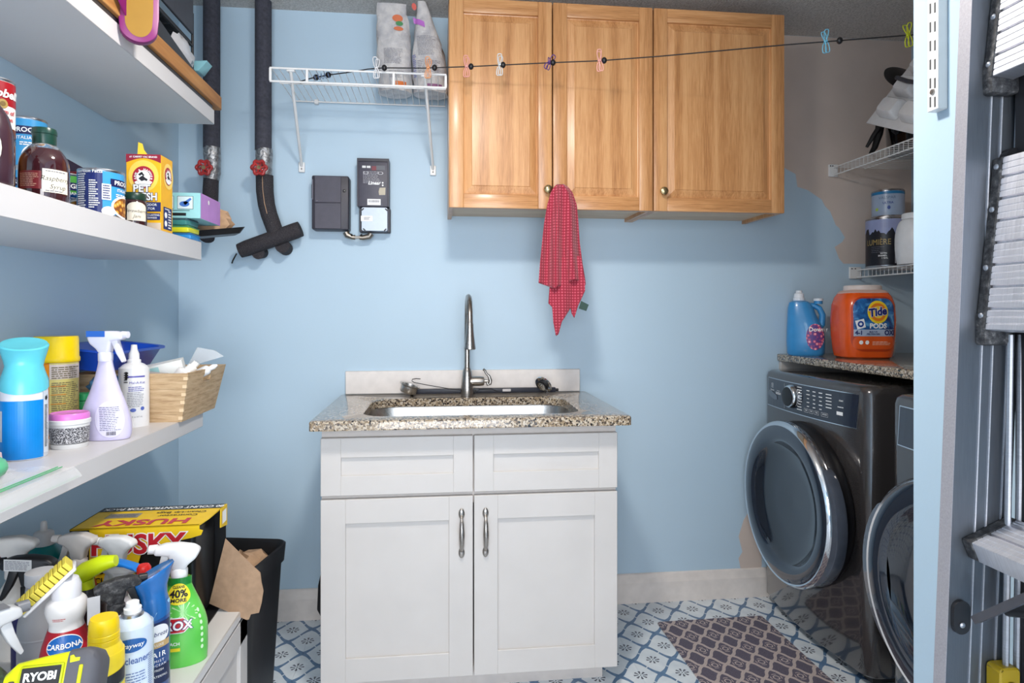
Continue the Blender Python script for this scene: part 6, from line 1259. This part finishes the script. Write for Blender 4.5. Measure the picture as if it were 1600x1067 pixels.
for k in range(3):
    for j in range(2):
        cx_, cy_ = .07 + k * .09, .09 + j * .12; L0 = lambda d_, z_: [V((x_, y_, sgz * z_)) for x_, y_ in rrect(cx_ - .038 + d_, cx_ + .038 - d_, cy_ - .05 + d_, cy_ + .05 - d_, .012, 3)]
        n = M(); n.rings([L0(0, .002), L0(.004, .03), L0(.012, .042)]); n.build('moulded_cup', P(214, 214, 216, .4), t)
n = M(); n.prism([(.16, .0), (.2, .0), (.2, .3), (.16, .3)], lambda a_, b_: V((a_ + .03, b_, sgz * .003)), lambda a_, b_: V((a_ - .0, b_, sgz * .003))) if 0 else n.tube([(.17, .05, sgz * .05), (.16, .12, sgz * .055), (.155, .30, sgz * .055)], .008, 8); n.build('dark_handle', dark_grey, t, label='dark grey bar across the tray')
p = atY(1396, 124, 2.5); t = thing('round_lid', 'round black lid standing behind the white packing tray', 'pan', (p.x + .04, p.y, p.z), 0, rot=(.9, -.35, .3)); M().lathe([(.0, -.012), (.06, -.008), (.078, .0), (.08, .006), (.074, .007), (.05, .012), (0, .016)], 34).build('disc', P(22, 22, 25, .25), t); M().lathe([(.012, .014), (.012, .024), (0, .026)], 16).build('knob', black_plastic, t)  # a dark lid: shallow tilted disc with a knob
# ================================================================ rug
a_, b_ = (.862, 2.497), (1.306, 2.500)
t = M(); t.prism([(x_, y_) for x_, y_ in rrect(-.22, .22, -.38, .38, .012, 4)], lambda x_, y_: V((x_, y_, .0003)), lambda x_, y_: V((x_, y_, .006)), .002, 1); o = t.build('rug', rug_m, loc=(1.083, 2.118, 0), rot=(0, 0, .012)); tag(o, 'purple grey lattice patterned mat on the floor before the washer', 'rug')
# ================================================================ slotted standards on the near wall
def standard(label, y0, ztop, zbot):
    t = thing('shelf_standard', label, 'shelf standard', (XN, y0, zbot), 0)
    M().box(-.0175, 0, -.0125, .0125, 0, ztop - zbot, .001, 1).build('channel', wire_g, t)
    s0 = None; k = 0; z_ = .013
    while z_ < ztop - zbot - .02:
        for yy in (-.0052, .0052):
            if s0 is None: s0 = M().box(-.0182, -.017, -.0014, .0014, -.0085, .0085).build('slot', plain('slot_dark', (70, 70, 72), .7, .05), t, (0, yy, z_), smooth=False)
            else: same(s0, 'slot', t, (0, yy, z_ + (.003 if yy > 0 else 0)))
        z_ += .0318
    M().lathe([(.005, 0), (.0045, .002), (0, .0025)], 14, mat=Matrix.Translation((-.0178, 0, .0315)) @ Matrix.Rotation(-pi / 2, 4, 'Y')).build('screw', nickel, t)
standard('white slotted shelf standard on the near right wall, free of the ladder', 1.016, 2.40, 1.572)
standard('white slotted shelf standard peeking out behind the ladder', .848, 2.10, 1.088)
# ================================================================ step ladder leaning on the near right wall
t = thing('step_ladder', 'folded aluminium step ladder leaning on the near right wall', 'ladder', (.66, .58, 0))
LX, LY = -.66, -.58
def rx_(z_): return .649 + .0426 * z_
def rail(yw, sgn):
    n = M(); d_ = .088; w_ = .021; th = .003
    prof = [(0, 0), (d_, 0), (d_, sgn * w_), (d_ - th, sgn * w_), (d_ - th, sgn * th), (th, sgn * th), (th, sgn * w_), (0, sgn * w_)]
    n.prism(prof, lambda a_, b_: V((rx_(0) + a_ + LX, yw + b_ + LY, 0)), lambda a_, b_: V((rx_(2.0) + a_ + LX, yw + b_ + LY, 2.0))); o = n.build('side_rail', alu_dark, t, smooth=False)
    for a_ in (.034, .050, .072): M().tube([(rx_(.02) + a_ + LX, yw + LY, .02), (rx_(1.98) + a_ + LX, yw + LY, 1.98)], .0016, 6).build('rib', alu, o)
    n = M(); n.box(-.0006, .0004, 0, 1, 0, 1) if 0 else n.prism([(0, 0), (.0, sgn * w_), (-.0006, sgn * w_), (-.0006, 0)], lambda a_, b_: V((rx_(0) + a_ + LX, yw + b_ + LY, 0)), lambda a_, b_: V((rx_(2.0) + a_ + LX, yw + b_ + LY, 2.0))); n.build('front_flange', plain('flange_alu', (158, 156, 162), .5, .04, 400, metal=.4), o, smooth=False)
    return o
YW1, YW2 = .807, .345
rail(YW1, 1); rail(YW2, -1)
# rear frame
for yy in (.80, .352):
    M().box(.775 + LX, .815 + LX, yy - .028 + LY, yy + LY, .1, 1.95, .002, 1).build('rear_rail', black_plastic if yy > .5 else alu_dark, t)  # far rail coloured black to stand for the deep shadow on it
M().tube([(.752 + LX, .792 + LY, .55), (.762 + LX, .792 + LY, 1.2)], .004, 8).build('rear_tube', alu, t); M().tube([(.768 + LX, .792 + LY, .55), (.778 + LX, .792 + LY, 1.2)], .004, 8).build('rear_tube', alu, t)
def tread(front, ang, depth, thick, name='tread'):
    """front: (x,z) of the front lower edge, ang: tilt of the tread above the horizontal"""
    fx_, fz = front; dx, dz = cos(ang), sin(ang); nx, nz = sin(ang), -cos(ang)   # n points from the ridged face into the tread
    P_ = lambda d_, n_, y_: V((fx_ + dx * d_ + nx * n_ + LX, y_ + LY, fz + dz * d_ + nz * n_))
    prof = []; d_ = 0; per = .0295
    prof.append((0, .001))
    k = 0
    while d_ < depth - .004:
        e_ = min(d_ + per - .003, depth)
        m_ = 3
        for i in range(m_):
            s_ = d_ + (e_ - d_) * i / m_; w_ = (e_ - d_) / m_
            prof += [(s_ + .0008, 0), (s_ + w_ - .0016, 0), (s_ + w_ - .0012, .0009), (s_ + w_ - .0002, .0009)]
        if e_ < depth - .003: prof += [(e_, .0035), (e_ + .003, .0035)]
        d_ = e_ + .003
    prof += [(depth, .001), (depth, thick), (depth - .003, thick), (depth - .003, .006), (.003, .006), (.003, thick), (0, thick)]
    n = M(); n.sharp = 15; n.prism(prof, lambda a_, b_: P_(a_, b_, YW2 + .018), lambda a_, b_: P_(a_, b_, YW1 - .017)); tr = n.build(name, alu_tread, t, smooth=False)
    for y0, y1 in ((YW1 - .0172, YW1), (YW2, YW2 + .0182)):
        n = M(); n.prism([(-.001, -.0008), (depth + .001, -.0008), (depth + .001, thick + .001), (-.001, thick + .001)], lambda a_, b_: P_(a_, b_, y0), lambda a_, b_: P_(a_, b_, y1), .002, 1); ec = n.build('end_cap', scuffed, tr)
        for f in ((.08, .36, .7, .95) if depth > .1 else ()):
            c = P_(depth * f, -.001, (y0 + y1) / 2); M().sphere(c, .0042, 10, .6, 1, 1).build('rivet', alu, ec)
    return tr, P_
a80 = radians(83.5)
for fr_ in ((.7345, 1.545), (.7235, 1.207)):
    tr, P_ = tread(fr_, a80, .232, .03)
    for y0, y1 in ((YW1 - .014, YW1 + .004),):
        c = P_(.0, .012, YW1 - .004); M().box(c.x - .012, c.x + .03, c.y - .012, c.y + .008, c.z - .02, c.z + .024, .005, 2).build('hinge_block', scuffed, t)
        c = P_(.232, .022, YW1 - .006); M().lathe([(.0, 0), (.013, 0), (.013, .012), (0, .012)], 16, mat=Matrix.Translation((c.x, c.y + .006, c.z + .004)) @ Rx_y).build('pivot_cap', black_plastic, t)
tread((.7035, .924), radians(23), .073, .028)
for (y0, y1), (x0_, z0_), (x1_, z1_), r_ in (((.782, .69), (.702, .826), (.702, .902), .007), ((.79, .66), (.756, .832), (.762, .880), .008)):
    M().tube([(x0_ + LX, y0 + LY, z0_), (x1_ + LX, y1 + LY, z1_)], r_, 4 if r_ < .0075 else 10).build('brace', dark_grey if r_ < .0075 else black_plastic, t)
n = M(); n.prism(rrect(.6875, .7115, .797, .842, .0115, 5), lambda a_, b_: V((a_ + LX, YW1 - .006 + LY, b_)), lambda a_, b_: V((a_ + LX, YW1 + LY, b_))); pl = n.build('brace_plate', black_plastic, t); M().sphere((.699 + LX, YW1 - .007 + LY, .81), .004, 10, 1, .5, 1).build('rivet', alu, pl)
n = M(); n.prism(rrect(.738, .768, .64, .758, .006, 4), lambda a_, b_: V((a_ + LX, .782 + LY, b_)), lambda a_, b_: V((a_ + LX, .806 + LY, b_)), .002, 1); yl_ = n.build('yellow_clip', P(146, 122, 10, .4), t, label='yellow plastic lock clip'); M().lathe([(.009, 0), (.009, .002), (0, .003)], 16, mat=Matrix.Translation((.753 + LX, .782 + LY, .732)) @ Rx_y).build('clip_disc', P(90, 80, 20, .4), yl_)
for yy in (YW1 + .017, YW2 - .017): M().box(.643 + LX, .742 + LX, yy - .022 + LY, yy + .022 + LY, 0, .035, .004, 2).build('rubber_foot', black_rubber, t)
for yy in (.786, .338): M().box(.772 + LX, .818 + LX, yy - .018 + LY, yy + .018 + LY, 0, .1, .004, 2).build('rubber_foot', black_rubber, t)
M().box(rx_(1.95) + LX, .83 + LX, YW2 - .03 + LY, YW1 + .03 + LY, 1.985, 2.03, .006, 2).build('top_cap', black_plastic, t)
